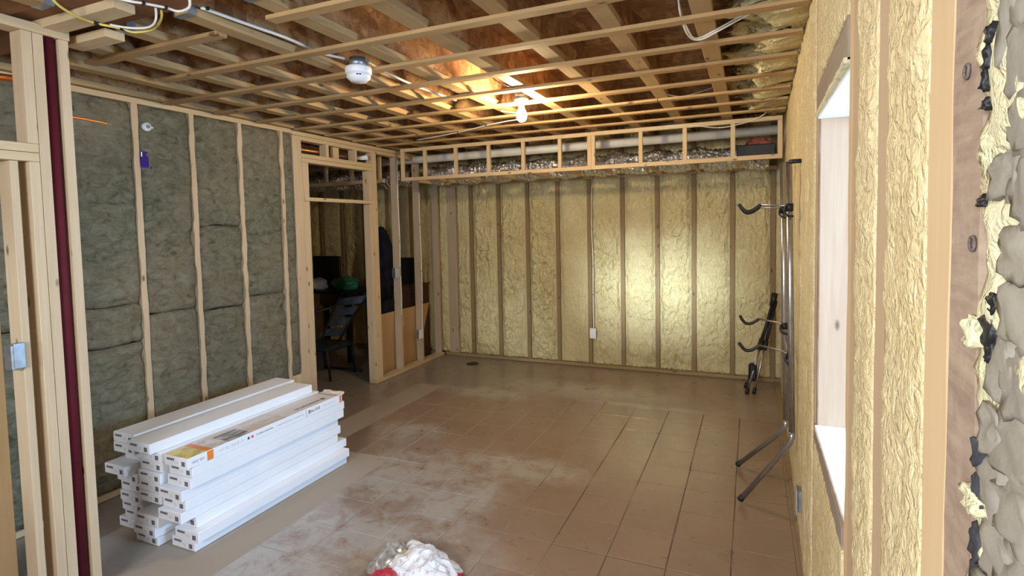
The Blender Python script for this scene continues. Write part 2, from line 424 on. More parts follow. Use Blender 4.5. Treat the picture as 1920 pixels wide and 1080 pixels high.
# ---- foam bays
def foam_bay(name, p0, along, upv, out, wid, hei, seed, mat, parent, res=.0095, amp=1., bulge=.03, kind='wrinkle', back=.1):
    p0, along, upv, out = Vector(p0), Vector(along), Vector(upv), Vector(out)
    nu, nv = max(6, int(wid / res)), max(8, int(hei / res))
    sd = Vector((seed * 7.31, seed * 3.17, seed * 1.7))
    ph = random.uniform(-.3, .3)
    def fn(s, t):
        x, z = s * wid, t * hei
        e = min(1, min(s, 1 - s) * 5.5); e = e * e * (3 - 2 * e)
        ez = min(1, min(t, 1 - t) * 16)
        q = Vector((x, z, 0)) + sd
        warp = fbm(Vector((x * 7, z * 5, 1)) + sd, 3) * .03
        zone = max(0, min(1, .6 + 1.4 * fbm(Vector((x * 1.1, z * 1.3, 5)) + sd, 2)))
        if kind == 'wrinkle':
            d = -.030 + bulge * e * ez * (.75 + .5 * fbm(Vector((x * 2.5, z * 1.2, 0)) + sd, 2))
            rd = 1 - abs(noise.noise(Vector(((x + warp) * 19, (z + warp) * 9, 2)) + sd)) * 2.4
            rd2 = 1 - abs(noise.noise(Vector(((x + warp) * 40, (z - warp) * 26, 4)) + sd)) * 2
            cre = max(0, 1 - abs(noise.noise(Vector(((x + warp) * 15, (z + warp) * 7.5, 6)) + sd)) * 7)
            d += amp * e * (.014 * rd * zone + .006 * rd2 * (.35 + zone) + .010 * fbm(q * 9, 4) - .016 * cre * (.3 + zone))
        else:
            e2 = min(1, min(s, 1 - s) * 12)
            d = .0015 + bulge * .25 * e * ez
            l1 = noise.noise(Vector((x * 30, z * 24, 2)) + sd); l2 = 1 - 2 * abs(noise.noise(Vector((x * 55, z * 48, 4)) + sd))
            pit = noise.noise(Vector((x * 16, z * 12, 8)) + sd)
            d += amp * e2 * (.0045 * l1 + .0025 * l2 + .006 * fbm(q * 7, 3)) - (.03 * (pit - .55) if pit > .55 else 0)
        return p0 + along * x + upv * z + out * d
    def bk(s, t): return p0 + along * (s * wid) + upv * (t * hei) - out * back
    return sheet(name, nu, nv, fn, mat, parent, bk)

# ---- back wall
wall_back = box('wall_back', -6.7, .42, YB + .10, YB + .16, 0, ZS_, OSB, bev=0)
tag(wall_back, 'back wall of brown studs with yellow spray foam bulging between', 'wall', kind='structure')
bstud = [-3.4405 + S * k for k in range(10)]
ztop = ZS_ - .02
box('bottom_plate', -3.86, .30, YB - .022, YB + .1, 0, .038, SPRAYEDX, wall_back)
for i, x in enumerate(bstud):
    wd = .05
    box('stud', x - wd / 2, x + wd / 2, YB, YB + .1, .038, ztop, SPRAYED, wall_back)
box('stud', -3.80, -3.665, YB - .005, YB + .1, .038, ztop, WZG, wall_back)
edges = [-3.665] + bstud
for i in range(10):
    a = edges[i] + (.024 if i else 0); b = edges[i + 1] - .024
    foam_bay('foam_bay', (a, YB, .04), (1, 0, 0), (0, 0, 1), (0, -1, 0), b - a, ztop - .05, i + 1, FOAM, wall_back, bulge=random.choice([.036, .044, .03]), amp=[1.5, 1.3, 1.8, 2.0, .6, 1.7, 1.3, 1.2, 1.2, 1.3][i])
foam_bay('foam_bay', (-3.99, YB + .012, .04), (1, 0, 0), (0, 0, 1), (0, -1, 0), .19, ztop - .05, 17, FOAM, wall_back, res=.02)
foam_bay('foam_bay', (bstud[-1] + .02, YB, .04), (1, 0, 0), (0, 0, 1), (0, -1, 0), .14, ztop - .05, 18, FOAM, wall_back, res=.02)
# continuation in the dark side room
box('bottom_plate', -6.6, -3.985, YB - .022, YB + .1, 0, .038, SPRAYEDX, wall_back)
sx = [-3.99 - S * k for k in range(7)]
for x in sx[1:]: box('stud', x - .019, x + .019, YB, YB + .1, .038, ztop, SPRAYED, wall_back)
for a, b in zip(sx[1:], sx[:-1]):
    foam_bay('foam_bay', (a + .019, YB, .04), (1, 0, 0), (0, 0, 1), (0, -1, 0), b - a - .038, ztop - .05, 30 + a, FOAM, wall_back, res=.022, bulge=.03)

# ---- left wall: studs, mineral wool, doorway
wall_left = box('wall_left', XL - .13, XL - .095, -1.85, 3.9, 0, ztop, OSB, bev=0)
tag(wall_left, 'left partition wall with grey-green mineral wool batts between pine studs', 'wall', kind='structure')
D = .089
def lstud(y0, y1, z0=.038, z1=2.60, mat=WZP, x0=None, x1=None, name='stud'):
    return box(name, (XL - D if x0 is None else x0), (XL if x1 is None else x1), y0, y1, z0, z1, mat, wall_left)
def wavy_stud(y0, y1, z0, z1, seed, amp=.008):
    # stud whose visible edge is nibbled by the wool beside it
    ws = [0.] * 40
    nv = 60
    vs_, fs = [], []
    for j in range(nv + 1):
        z = z0 + (z1 - z0) * j / nv
        a = y0 + amp * max(-.6, fbm(Vector((seed, z * 6, 0)), 3)); b = y1 + amp * .6 * max(-.8, fbm(Vector((seed + 9, z * 7, 0)), 3))
        vs_ += [(XL + .004, a, z), (XL + .004, b, z), (XL - D, y1, z), (XL - D, y0, z)]
    for j in range(nv):
        for k in range(4): fs.append((j * 4 + k, j * 4 + (k + 1) % 4, j * 4 + 4 + (k + 1) % 4, j * 4 + 4 + k))
    fs.append((3, 2, 1, 0)); fs.append(tuple(nv * 4 + k for k in range(4)))
    me = bpy.data.meshes.new('stud'); me.from_pydata(vs_, [], fs); me.update()
    return link_mesh('stud', me, WZP, wall_left)
studs_y = [2.484 - 2 * .425, 2.484 - .425, 2.484, 2.902, 3.327, 3.767]
for i, y in enumerate(studs_y): wavy_stud(y - .0195, y + .0195, .038, 2.648, i * 5.3, .016 if i > 2 else .008)
lstud(3.905, 4.012, z1=2.60, name='king_stud'); lstud(4.014, 4.095, z1=2.395, name='jack_stud')
lstud(5.000, 5.068, z1=2.395, mat=WZP, name='jack_stud'); lstud(5.070, 5.14, z1=2.60, mat=WZ, name='king_stud')
lstud(5.518, 5.556, mat=WZG); lstud(5.975, 6.013, mat=WZG); lstud(6.43, 6.468, mat=WZG)
box('top_plate', XL - D, XL, 3.905, 6.5, 2.60, 2.638, WY, wall_left)
box('top_plate', XL - D, XL + .002, 3.905, 6.5, 2.640, 2.678, WY, wall_left)
box('top_plate', XL - D, XL + .004, -1.8, 3.904, 2.648, 2.686, WY, wall_left)
box('bottom_plate', XL - D, XL, -1.8, 4.095, 0, .038, WY, wall_left)
box('bottom_plate', XL - D, XL + .012, 5.0, 6.5, 0, .038, WZG if False else WY, wall_left)
# low blocking beside the doorway, behind the flooring boxes
box('blocking', XL - D, XL + .003, 3.79, 3.904, .04, .40, WZ, wall_left)
# header, cripples and brace over the doorway
box('header', XL - D, XL + .002, 4.014, 5.068, 2.397, 2.437, WY, wall_left)
box('header', XL - D, XL + .001, 4.014, 5.068, 2.439, 2.479, WY, wall_left)
for (a, b, dx) in ((4.345, 4.383, 0), (4.50, 4.588, -.05), (4.775, 4.813, 0)):
    box('cripple', XL - D, XL + dx, a, b, 2.48, 2.60, WZ, wall_left)
box('door_brace', XL + .003, XL + .021, 4.02, 5.045, 2.030, 2.066, WY, wall_left)
# wool batts
def batt(y0, y1, z0, z1, seed, out=.008):
    wd, he = y1 - y0, z1 - z0
    nu, nv = max(5, int(wd / .02)), max(6, int(he / .02))
    sd = Vector((seed * 4.7, seed * 2.3, 0))
    def fn(s, t):
        y = y0 + s * wd; z = z0 + t * he
        e = min(1, min(s, 1 - s) * 9) ; et = min(1, min(t, 1 - t) * 26)
        d = out - .022 * (1 - e) - .02 * (1 - et) + .010 * fbm(Vector((y * 5, z * 5, seed)), 4) + .006 * fbm(Vector((y * 22, z * 22, seed)), 3)
        tear = noise.noise(Vector((y * 6, z * 5, seed * 3 + 1)))
        if tear > .45: d -= .09 * (tear - .45)
        zz = z + .014 * fbm(Vector((y * 6, seed, 0)), 2) * (1 if .0 < t < 1 else 1)
        return Vector((XL + d, y, zz))
    def bk(s, t): return Vector((XL - D, y0 + s * wd, z0 + t * he))
    return sheet('wool_batt', nu, nv, fn, WOOL, wall_left, bk)
cuts = {0: [1.2], 1: [1.1, ], 2: [.86, 1.33], 3: [1.08], 4: [1.07, 1.72], 5: [1.0], 6: [1.3]}
bays = list(zip(studs_y[:-1], studs_y[1:]))
for i, (a, b) in enumerate(bays):
    zz = [.04] + {0: [1.2], 1: [1.0, 1.27], 2: [1.18], 3: [1.14, 1.80], 4: [1.20]}[i] + [2.650]
    for z0, z1 in zip(zz[:-1], zz[1:]): batt(a + .017, b - .017, z0 + .003, z1 - .003, i + z0)
batt(3.786, 3.906, .40, 2.648, 9.3, -.004)
batt(studs_y[0] - .5, studs_y[0] - .018, .04, 2.60, 12.1)

# ---- enclosing walls of the dark side room
ws = box('wall_side_room', -6.75, -6.6, -1.9, 6.7, 0, ZS_, OSB, bev=0); tag(ws, 'strand-board wall closing the dark side room', 'wall', kind='structure')
ws2 = box('wall_side_room_front', -6.6, XL - .13, 3.80, 3.9, 0, ZS_, OSB, bev=0); tag(ws2, 'strand-board wall in front of the dark side room', 'wall', kind='structure')

# ---- soffit frame round the duct at the back
YS = 5.386
sof = thing('soffit_frame', 'pine ladder framing of the dropped soffit along the back wall', 'soffit', (-1.8, YS, 2.30), kind='structure')
def sbox(name, *a, mat=WX, bev=.002): return at(box(name, *a, mat, None, bev), sof)
sbox('top_rail', -3.74, .25, YS, YS + .038, 2.633, 2.671)
sbox('bottom_rail', -3.74, -1.47, YS, YS + .038, 2.30, 2.338); sbox('bottom_rail', -1.468, .25, YS, YS + .038, 2.30, 2.338)
vx = [-3.719, -3.415, -3.014, -2.608, -2.204, -1.798, -1.487, -1.447, -.979, -.570, -.153, .231]
for x in vx: sbox('upright', x - .019, x + .019, YS + .002, YS + .036, 2.338, 2.633, mat=WZ)
for x in [-3.70, -3.36, -2.96, -2.56, -2.15, -1.75, -1.40, -.93, -.52, -.11]:
    sbox('cross_piece', x - .019, x + .019, YS + .039, YB - .055, 2.300, 2.338, mat=WY)
for a, b in ((-3.74, .25),): sbox('back_rail', a, b, YB - .054, YB - .016, 2.300, 2.338)
sbox('top_rail', -6.5, -3.99, YS, YS + .038, 2.633, 2.671); sbox('bottom_rail', -6.5, -3.99, YS, YS + .038, 2.30, 2.338)
for x in (-4.05, -4.46, -4.86, -5.27, -5.68, -6.08): sbox('upright', x - .019, x + .019, YS + .002, YS + .036, 2.338, 2.633, mat=WZ)

# ---- right wall
wall_right = box('wall_right', .62, .74, 2.60, 6.7, 0, ZS_, OSB, bev=0)
tag(wall_right, 'right wall of sprayed studs, yellow foam and rubble stone round a window', 'wall', kind='structure')
box('sheathing', .62, .74, -1.8, 1.55, 0, ZS_, OSB, wall_right, 0)
box('sheathing', .62, .74, 1.55, 2.60, 0, .80, OSB, wall_right, 0)
box('sheathing', .62, .74, 1.55, 2.60, 2.30, ZS_, OSB, wall_right, 0)
def rstud(y0, y1, z0, z1, mat, off=0., dep=.12, name='stud', amp=.004):
    nv = max(4, int((z1 - z0) / .03)); vs_, fs = [], []; sd = y0 * 13
    for j in range(nv + 1):
        z = z0 + (z1 - z0) * j / nv
        a = y0 + amp * fbm(Vector((sd, z * 9, 0)), 4); b = y1 + amp * fbm(Vector((sd + 5, z * 9, 0)), 4)
        xa, xb = XW(y0) + off + .0015 * fbm(Vector((sd, z * 5, 3)), 2), XW(y1) + off + .0015 * fbm(Vector((sd, z * 5, 7)), 2)
        vs_ += [(xa, a, z), (xb, b, z), (XW(y1) + off + dep, y1, z), (XW(y0) + off + dep, y0, z)]
    for j in range(nv):
        for k in range(4): fs.append((j * 4 + k, j * 4 + 4 + k, j * 4 + 4 + (k + 1) % 4, j * 4 + (k + 1) % 4))
    fs.append((0, 1, 2, 3)); fs.append(tuple(nv * 4 + k for k in (3, 2, 1, 0)))
    me = bpy.data.meshes.new(name); me.from_pydata(vs_, [], fs); me.update()
    return link_mesh(name, me, mat, wall_right)
ZR = 2.78
rstud(.700, .790, .0, ZR, BOARD, .0015, .10, 'board', .003)
rstud(.791, .884, .0, ZR, RSTUD, 0., .12, 'stud', .003)
rstud(1.142, 1.243, .0, ZR, RSTUD2, .001)
rstud(1.470, 1.560, .0, ZR, RSTUD2, .0); rstud(1.562, 1.652, .0, ZR, RSTUD, .004)
WY0, WY1, WZ0, WZ1 = 1.655, 2.445, .935, 2.140
rstud(2.50, 2.575, .0, ZR, RSTUD2, .002)
rs = [2.90, 3.31, 3.72, 4.12, 4.53, 4.94, 5.34, 5.75, 6.16]
for y in rs: rstud(y - .03, y + .012, 0, ZR, RSTUD2 if y < 3 else SPRAYED, .002)
def rbay(y0, y1, z0, z1, seed, bulge=.02, amp=.8, res=.016, mat=FOAMR):
    al = Vector((.016, 1, 0)).normalized()
    foam_bay('foam_bay', (XW(y0), y0, z0), al, (0, 0, 1), (-1, 0, 0), (y1 - y0), z1 - z0, seed, mat, wall_right, res=res, amp=amp, bulge=bulge, back=.12, kind='lumps')
rbay(.886, 1.140, .0, ZR, 51, .022, .9, .009); rbay(1.245, 1.468, .0, ZR, 53, .022, .9, .009)
rbay(1.654, 2.498, 2.27, ZR, 55, .03); rbay(1.654, 2.498, .0, .865, 57, .03)
ys = [2.577] + [y for y in rs] + [6.52]
for i in range(len(ys) - 1):
    a = ys[i] + (.014 if i else 0); b = ys[i + 1] - .032
    rbay(a, b, 0, ZR, 60 + i, .028, 1.0, .02)
box('bottom_plate', XW(3) - .01, XW(3) + .09, .70, 6.5, 0, .02, SPRAYEDX, wall_right)
# lumpy foam over the plate, up to the subfloor, between the joist ends
for i, (a, b) in enumerate([(1.7, 2.25), (2.3, 2.66), (2.71, 3.06), (3.12, 3.47), (3.53, 3.88), (3.93, 4.28), (4.34, 4.69), (4.75, 5.1), (5.15, 5.36)]):
    def fn(s, t, a=a, b=b, i=i):
        y = a + s * (b - a); ang = t * 1.5
        rr = .20 + .07 * fbm(Vector((y * 6, t * 4, i)), 3) + .035 * fbm(Vector((y * 20, t * 13, i)), 3) - .10 * (2 * s - 1) ** 4
        return Vector((.30 - rr * (1.1 + .9 * math.sin(ang * 1.05)), y, ZJ - .004 + .17 * t + .05 * fbm(Vector((y * 9, t * 5, 3 + i)), 3)))
    sheet('rim_foam', 24, 18, fn, FOAM, wall_right, lambda s, t, a=a, b=b: Vector((.34, a + s * (b - a), ZJ + .02 + .2 * t)))

# ---- side window: rough framing, wood liner, frame and pane
win = box('window_1', .555, .60, WY0, WY0 + .05, WZ0, WZ1, WHITE, None, .003)
tag(win, 'deep side window lined with raw wood in the foam wall', 'window', kind='structure')
box('frame', .555, .60, WY1 - .05, WY1, WZ0, WZ1, WHITE, win); box('frame', .555, .60, WY0 + .05, WY1 - .05, WZ0, WZ0 + .05, WHITE, win)
box('frame', .555, .60, WY0 + .05, WY1 - .05, WZ1 - .05, WZ1, WHITE, win)
box('pane', .575, .581, WY0 + .05, WY1 - .05, WZ0 + .05, WZ1 - .05, GLASS, win, 0)
LIN = plain('pale_liner_board', (.86, .86, .84), .6, .3, 0, .06, 9)
box('jamb_liner', XW(2.45) + .006, .62, WY1, WY1 + .02, WZ0 - .02, WZ1 + .02, JAMBW, win)
box('jamb_liner', XW(1.65) + .02, .62, WY0 - .002, WY0 + .018, WZ0 - .02, WZ1 + .02, JAMBW, win)
box('sill', XW(2) + .003, .62, WY0 + .018, WY1, WZ0 - .02, WZ0, LIN, win)
box('head_liner', XW(2) + .003, .62, WY0 + .018, WY1, WZ1, WZ1 + .02, LIN, win)
HEADM = wood('mauve_window_header', 1, (.30, .235, .18), (.38, .30, .23), False)
def ragged(name, y0, y1, z0, z1, off, seed, lip, mat):
    al = Vector((.016, 1, 0))
    def fn(s, t):
        y = y0 + s * (y1 - y0); z = z0 + t * (z1 - z0)
        z += (.010 * fbm(Vector((y * 22, seed, 0)), 3)) * (1 - t if lip < 0 else t)
        return Vector((XW(y) - off + .003 * fbm(Vector((y * 14, z * 14, seed)), 3), y, z))
    sheet(name, 40, 8, fn, mat, win, lambda s, t: Vector((XW(2) + .05, y0 + s * (y1 - y0), z0 + t * (z1 - z0))))
ragged('header_board', WY0, 2.50, WZ1 + .02, WZ1 + .13, .002, 3, -1, HEADM)
ragged('sill_board', WY0, 2.50, WZ0 - .075, WZ0 - .012, .002, 6, 1, HEADM)
ragged('foam_lip', WY0, 2.46, WZ1 + .008, WZ1 + .024, .010, 8, -1, FOAMP)
rs2 = rstud(2.447, 2.498, WZ0 - .06, WZ1 + .06, HEADM, .004, .05, 'jamb_trim', .004); rs2.parent = win

RUST = plain('dull_nail_iron', (.16, .13, .115), .7, .3, 0, .3, 90)
# ---- rubble stone stretch beside the camera, foam in the gaps
def stone(y, z, ry, rz, seed, mat, name='stone', dep=.014, x=.219):
    bm = bmesh.new(); bmesh.ops.create_icosphere(bm, subdivisions=3, radius=1)
    for v in bm.verts:
        d = 1 + .42 * fbm(v.co * 1.5 + Vector((seed * 3.1, seed, 0)), 3) + .10 * fbm(v.co * 5 + Vector((seed, 0, 0)), 2)
        sq = Vector((v.co.x, v.co.y, v.co.z)); m = max(abs(sq.y), abs(sq.z), .3); k = 1 + .25 * (1 / max(m, .55) - 1)
        if sq.x < -.35: sq.x = -.35 - (-.35 - sq.x) * .25
        v.co = Vector((x + sq.x * dep * 1.7 * d + .003 * fbm(v.co * 9, 2), y + sq.y * ry * d * k, z + sq.z * rz * d * k))
    o = bm_obj(name, bm, mat, wall_right, True); return o
def fn(s, t):
    y = -.4 + s * 1.098; z = .9 + t * 1.5
    return Vector((.214 + .010 * fbm(Vector((y * 22, z * 22, 2)), 4) + .008 * fbm(Vector((y * 7, z * 7, 7)), 2), y, z))
sheet('gap_foam', 110, 140, fn, FOAMP, wall_right, lambda s, t: Vector((.5, -.4 + s * 1.098, .9 + t * 1.5)))
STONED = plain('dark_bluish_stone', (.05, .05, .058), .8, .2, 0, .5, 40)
stones = [(.612, 1.955, .030, .034), (.598, 1.885, .034, .030), (.640, 1.925, .016, .03), (.598, 1.826, .030, .026), (.640, 1.785, .026, .022), (.592, 1.770, .026, .026), (.606, 1.716, .034, .024),
          (.600, 1.664, .03, .028), (.634, 1.61, .022, .026), (.596, 1.604, .026, .03), (.602, 1.545, .036, .025), (.652, 1.545, .02, .022), (.600, 1.49, .03, .026), (.648, 1.49, .026, .028), (.64, 1.43, .026, .026), (.594, 1.43, .03, .03), (.64, 1.372, .03, .026), (.594, 1.365, .03, .03), (.64, 1.31, .03, .03), (.59, 1.3, .03, .03), (.60, 2.02, .03, .03), (.655, 2.0, .02, .03)]
for i, (y, z, ry, rz) in enumerate(stones): stone(y, z, ry * 1.25, rz * 1.2, i + 1, STONEM)
rng = random.Random(3)
for i in range(26):
    stone(rng.uniform(-.3, .53), 1.0 + (i % 9) * .14 + rng.uniform(-.03, .03), rng.uniform(.035, .06), rng.uniform(.03, .055), 40 + i, STONEM)
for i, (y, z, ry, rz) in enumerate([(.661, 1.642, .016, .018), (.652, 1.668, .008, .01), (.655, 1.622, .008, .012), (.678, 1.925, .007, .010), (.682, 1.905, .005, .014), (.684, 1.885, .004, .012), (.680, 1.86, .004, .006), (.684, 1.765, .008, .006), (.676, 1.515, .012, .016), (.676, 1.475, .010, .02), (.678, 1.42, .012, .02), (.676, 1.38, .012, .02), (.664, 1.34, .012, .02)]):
    stone(y, z, ry, rz, 90 + i, BLACK if i < 8 else STONED, 'dark_gap_lump', .009, .214)  # dark lumps standing in for the shade in gaps between stones
stone(.689, 1.634, .014, .017, 120, FOAMP, 'foam_lump', .012, .210); stone(.684, 1.462, .018, .014, 121, FOAMP, 'foam_lump', .012, .212)

for i, (y, z) in enumerate(((.742, 1.905), (.712, 1.722))):
    bm = bmesh.new(); add_tube(bm, [(XW(y) - .0008, y + .0075 * math.cos(a), z + .0075 * math.sin(a)) for a in [k * math.pi / 8 for k in range(17)]], .0016, 6)
    bm_obj('nail_ring', bm, RUST, wall_right, True)
# ---- wall behind the camera with openings added to let light in
wall_front = box('wall_front', -6.7, -3.5, -1.86, -1.72, 0, ZS_, OSB, bev=0)
tag(wall_front, 'strand-board wall behind the viewer with openings added to let light in', 'wall', kind='structure')
w3 = box('added_fill_opening', -3.5, -3.46, -1.82, -1.77, .95, 2.15, WHITE, None, .003)  # unseen opening added so the right wall gets more light
tag(w3, 'unseen opening added behind the viewer to brighten the right wall', 'window', kind='structure')
box('frame', -2.54, -2.5, -1.82, -1.77, .95, 2.15, WHITE, w3); box('dimming_sheet', -3.46, -2.54, -1.80, -1.794, .95, 2.15, dimming_sheet_mat(), w3, 0)  # translucent sheet added to dim the sun in this opening
box('wall_panel', -3.5, -2.5, -1.86, -1.72, 0, .95, OSB, wall_front, 0); box('wall_panel', -3.5, -2.5, -1.86, -1.72, 2.15, ZS_, OSB, wall_front, 0)
box('wall_panel', -.45, 1.0, -1.86, -1.72, 0, ZS_, OSB, wall_front, 0)
box('wall_panel', -2.5, -1.92, -1.86, -1.72, 0, ZS_, OSB, wall_front, 0)
box('wall_panel', -1.92, -.45, -1.86, -1.72, 0, 1.68, OSB, wall_front, 0)
box('wall_panel', -1.92, -.45, -1.86, -1.72, 2.58, ZS_, OSB, wall_front, 0)
w2 = box('sun_patch_opening', -1.92, -1.87, -1.82, -1.77, 1.68, 2.58, WHITE, None, .003)  # unseen opening, shaped so the sun lands as a patch on the back wall
tag(w2, 'unseen high opening behind the viewer, sized to throw sun on the back wall', 'window', kind='structure')
box('frame', -.50, -.45, -1.82, -1.77, 1.68, 2.58, WHITE, w2); box('frame', -1.87, -.5, -1.82, -1.77, 1.68, 1.73, WHITE, w2)
box('frame', -1.87, -.5, -1.82, -1.77, 2.53, 2.58, WHITE, w2); box('pane', -1.87, -.5, -1.80, -1.794, 1.73, 2.53, GLASS, w2, 0)

# ================================================================== LEFT FOREGROUND PARTITION
XP = -2.90
part = thing('wall_partition', 'end of a pine stud partition with a rough opening near the viewer', 'wall', (XP - .045, 1.4, 0), kind='structure')
def pbox(name, y0, y1, z0, z1, mat=WZP, x0=None, x1=None): return at(box(name, XP - .089 if x0 is None else x0, XP if x1 is None else x1, y0, y1, z0, z1, mat), part)
pbox('king_stud', 1.429, 1.470, .038, 2.645)
pbox('end_stud', 1.530, 1.569, .038, 2.645)
pbox('jack_stud', 1.388, 1.427, .038, 2.077)
pbox('cripple', 1.388, 1.427, 2.157, 2.645)
pbox('trimmer', 1.322, 1.352, .038, 2.077, x0=XP - .105, x1=XP - .012)
pbox('header', -.6, 1.427, 2.078, 2.116, mat=WY); pbox('header', -.6, 1.427, 2.118, 2.156, mat=WY)
pbox('cripple', 1.02, 1.058, 2.157, 2.645)
pbox('top_plate', -1.6, 1.574, 2.646, 2.688, mat=WY, x1=XP + .004)
pbox('bottom_plate', 1.33, 1.58, 0, .038, mat=WY)
# steel post inside the partition end
post = thing('steel_post', 'maroon steel support post squeezed between the partition studs', 'post', (XP - .06, 1.5, 0))
at(lathe('tube', [(0, .012), (.0285, .012), (.0285, 2.68), (0, 2.68)], (XP - .038, 1.5, 0), MAROON), post)
at(box('base_plate', XP - .085, XP - .005, 1.472, 1.528, 0, .012, MAROON), post)
at(box('cap_plate', XP - .085, XP - .005, 1.472, 1.528, 2.68, 2.688, MAROON), post)
# metal box on the trimmer
eb = thing('electrical_box', 'shiny metal electrical box on the near partition jack stud', 'electrical box', (XP, 1.31, 1.18))
at(box('body', XP - .06, XP - .0, 1.276, 1.321, 1.175, 1.285, GALV, None, .004), eb)
at(box('cover', XP - .001, XP + .005, 1.284, 1.325, 1.180, 1.292, GALV, None, .003), eb)
# plank standing in the gap behind
pk = box('plank', -3.46, -3.42, 1.28, 1.47, .0, 2.3, WZ); tag(pk, 'pale plank standing upright behind the near partition opening', 'plank')
cp0 = tube('copper_pipe', [(-3.2, 1.05, 2.46), (-3.2, 1.56, 2.50)], .017, COPPER); tag(cp0, 'short copper pipe high behind the near partition header', 'pipe')

# ================================================================== THINGS
# ---- flooring boxes
BW, BH, BL = .19, .0585, 1.225
def end_label_mat():
    n = N('box_end_print'); o = n.pos('object'); s = n.sep(o)
    x, z = s[0], s[2]
    wob = n.noise(n.scale(o, (420, 1, 160)), 1, 1)
    txt = n.math('MULTIPLY', n.rect(x, z, -.076, -.014, .033, .0455), n.math('GREATER_THAN', wob, .33))
    sq = n.rect(x, z, .044, .072, .011, .037)
    ln = n.math('MULTIPLY', n.math('MAXIMUM', n.rect(x, z, -.045, .018, .026, .029), n.rect(x, z, .0, .02, .016, .034)), n.math('GREATER_THAN', n.noise(n.scale(o, (700, 1, 500)), 1, 0), .52))
    c = n.mix(n.math('MULTIPLY', ln, .5), (.80, .82, .87), (.25, .26, .3))
    c = n.mix(n.math('MULTIPLY', n.math('MAXIMUM', txt, sq), .9), c, (.06, .065, .09))
    n.col(c); return n.fin(.5, .3)
ENDM = end_label_mat()
bm = bmesh.new(); add_box(bm, -BW / 2, BW / 2, 0, BL, 0, BH - .0008); bmesh.ops.bevel(bm, geom=bm.edges[:], offset=.0025, segments=2, affect='EDGES')
ME_BOX = bpy.data.meshes.new('carton'); bm.to_mesh(ME_BOX); bm.free(); ME_BOX.materials.append(CARD)
bm = bmesh.new(); add_box(bm, -BW / 2 + .004, BW / 2 - .004, -.0012, .0, .004, BH - .005)
ME_END = bpy.data.meshes.new('end_label'); bm.to_mesh(ME_END); bm.free(); ME_END.materials.append(ENDM)
bm = bmesh.new(); add_box(bm, -BW / 2 + .01, BW / 2 - .01, 0, .0006, .002, .0265)
ME_FLAP = bpy.data.meshes.new('end_flap'); bm.to_mesh(ME_FLAP); bm.free(); ME_FLAP.materials.append(CARD)
ORD = ['bottom', 'second', 'third', 'fourth', 'fifth', 'sixth', 'seventh', 'eighth', 'ninth', 'tenth']
def carton(x, y, k, label, rz=0.):
    b = thing('flooring_box', label, 'box', (x, y, k * BH), 'white flooring boxes stacked on the floor')
    b.rotation_euler.z = rz
    for nm, me in (('carton', ME_BOX), ('end_label', ME_END)):
        o = bpy.data.objects.new(nm, me); COL.objects.link(o); o.parent = b
    return b
# (x offset, y offset) for each layer, from the floor up
right = [(.0, .0), (.036, -.004), (-.018, .03), (-.029, -.05), (-.026, -.022), (-.030, -.04), (-.008, .0), (-.006, .012)]
mid = [(.0, .0), (.012, -.02), (.022, -.012), (.018, .20), (.020, .015), (.018, .022), (.019, .02), (.018, .035), (.018, .03), (-.010, -.01)]
left = [(-.03, .03), (.026, .035), (.03, .02), (.024, .015), (.012, .03), (-.002, .018), (-.036, -.03), (.016, .06), (-.006, .01), (-.012, .015)]
def lab(k, n, st):
    if k == 0: return 'white flooring box lying on the floor, lowest of the ' + st
    if k == n - 1: return 'white flooring box on top of the ' + st
    return 'white flooring box, %s layer up in the %s' % (ORD[k], st)
for k, (dx, dy) in enumerate(right): carton(-2.887 + dx, 1.975 + dy, k, lab(k, 99, 'stack nearest the open floor'), random.uniform(-.004, .004))
for k, (dx, dy) in enumerate(mid): carton(-3.135 + dx, 1.935 + dy, k, lab(k, 10, 'middle stack'), random.uniform(-.004, .004))
for k, (dx, dy) in enumerate(left): carton(-3.368 + dx * .9, 1.97 + dy, k, lab(k, 10, 'stack beside the wool wall'), random.uniform(-.003, .003))
# the printed box
def print_top():
    n = N('box_top_print'); o = n.pos('object'); s = n.sep(o); x, y = s[0], s[1]
    big = n.noise(n.scale(o, (9, 3, 1)), 1, 4, .6, 1.)
    pic = n.ramp(big, [(.3, (.75, .70, .68)), (.45, (.62, .52, .45)), (.55, (.80, .80, .84)), (.7, (.35, .33, .33))])
    c = n.mix(n.math('GREATER_THAN', y, .70), pic, (.74, .72, .74))
    dk = n.math('MULTIPLY', n.rect(x, y, -.05, .095, .26, .42), n.ramp(n.noise(n.scale(o, (30, 8, 1)), 1, 3), [(.35, 0.), (.55, 1.)]))
    c = n.mix(n.math('MULTIPLY', dk, .9), c, (.09, .10, .12))
    yl = n.rect(x, y, -.095, .095, 0., .115)
    yc = n.ramp(n.noise(n.scale(o, (22, 16, 1)), 1, 3), [(.35, (.42, .36, .26)), (.5, (.78, .62, .12)), (.7, (.80, .70, .35))])
    c = n.mix(yl, c, yc)
    c = n.mix(n.rect(x, y, -.10, .10, .115, .155), c, (.80, .24, .05))
    c = n.mix(n.rect(x, y, -.10, .10, 1.17, 1.19), c, (.55, .33, .25))
    br = n.math('MULTIPLY', n.rect(x, y, .025, .052, .82, 1.06), n.math('GREATER_THAN', n.noise(n.scale(o, (50, 90, 1)), 1, 1), .45))
    c = n.mix(n.math('MULTIPLY', br, .85), c, (.10, .07, .09))
    c = n.mix(n.rect(x, y, .02, .056, 1.07, 1.10), c, (.06, .06, .07))
    n.col(c); return n.fin(.32, .5)
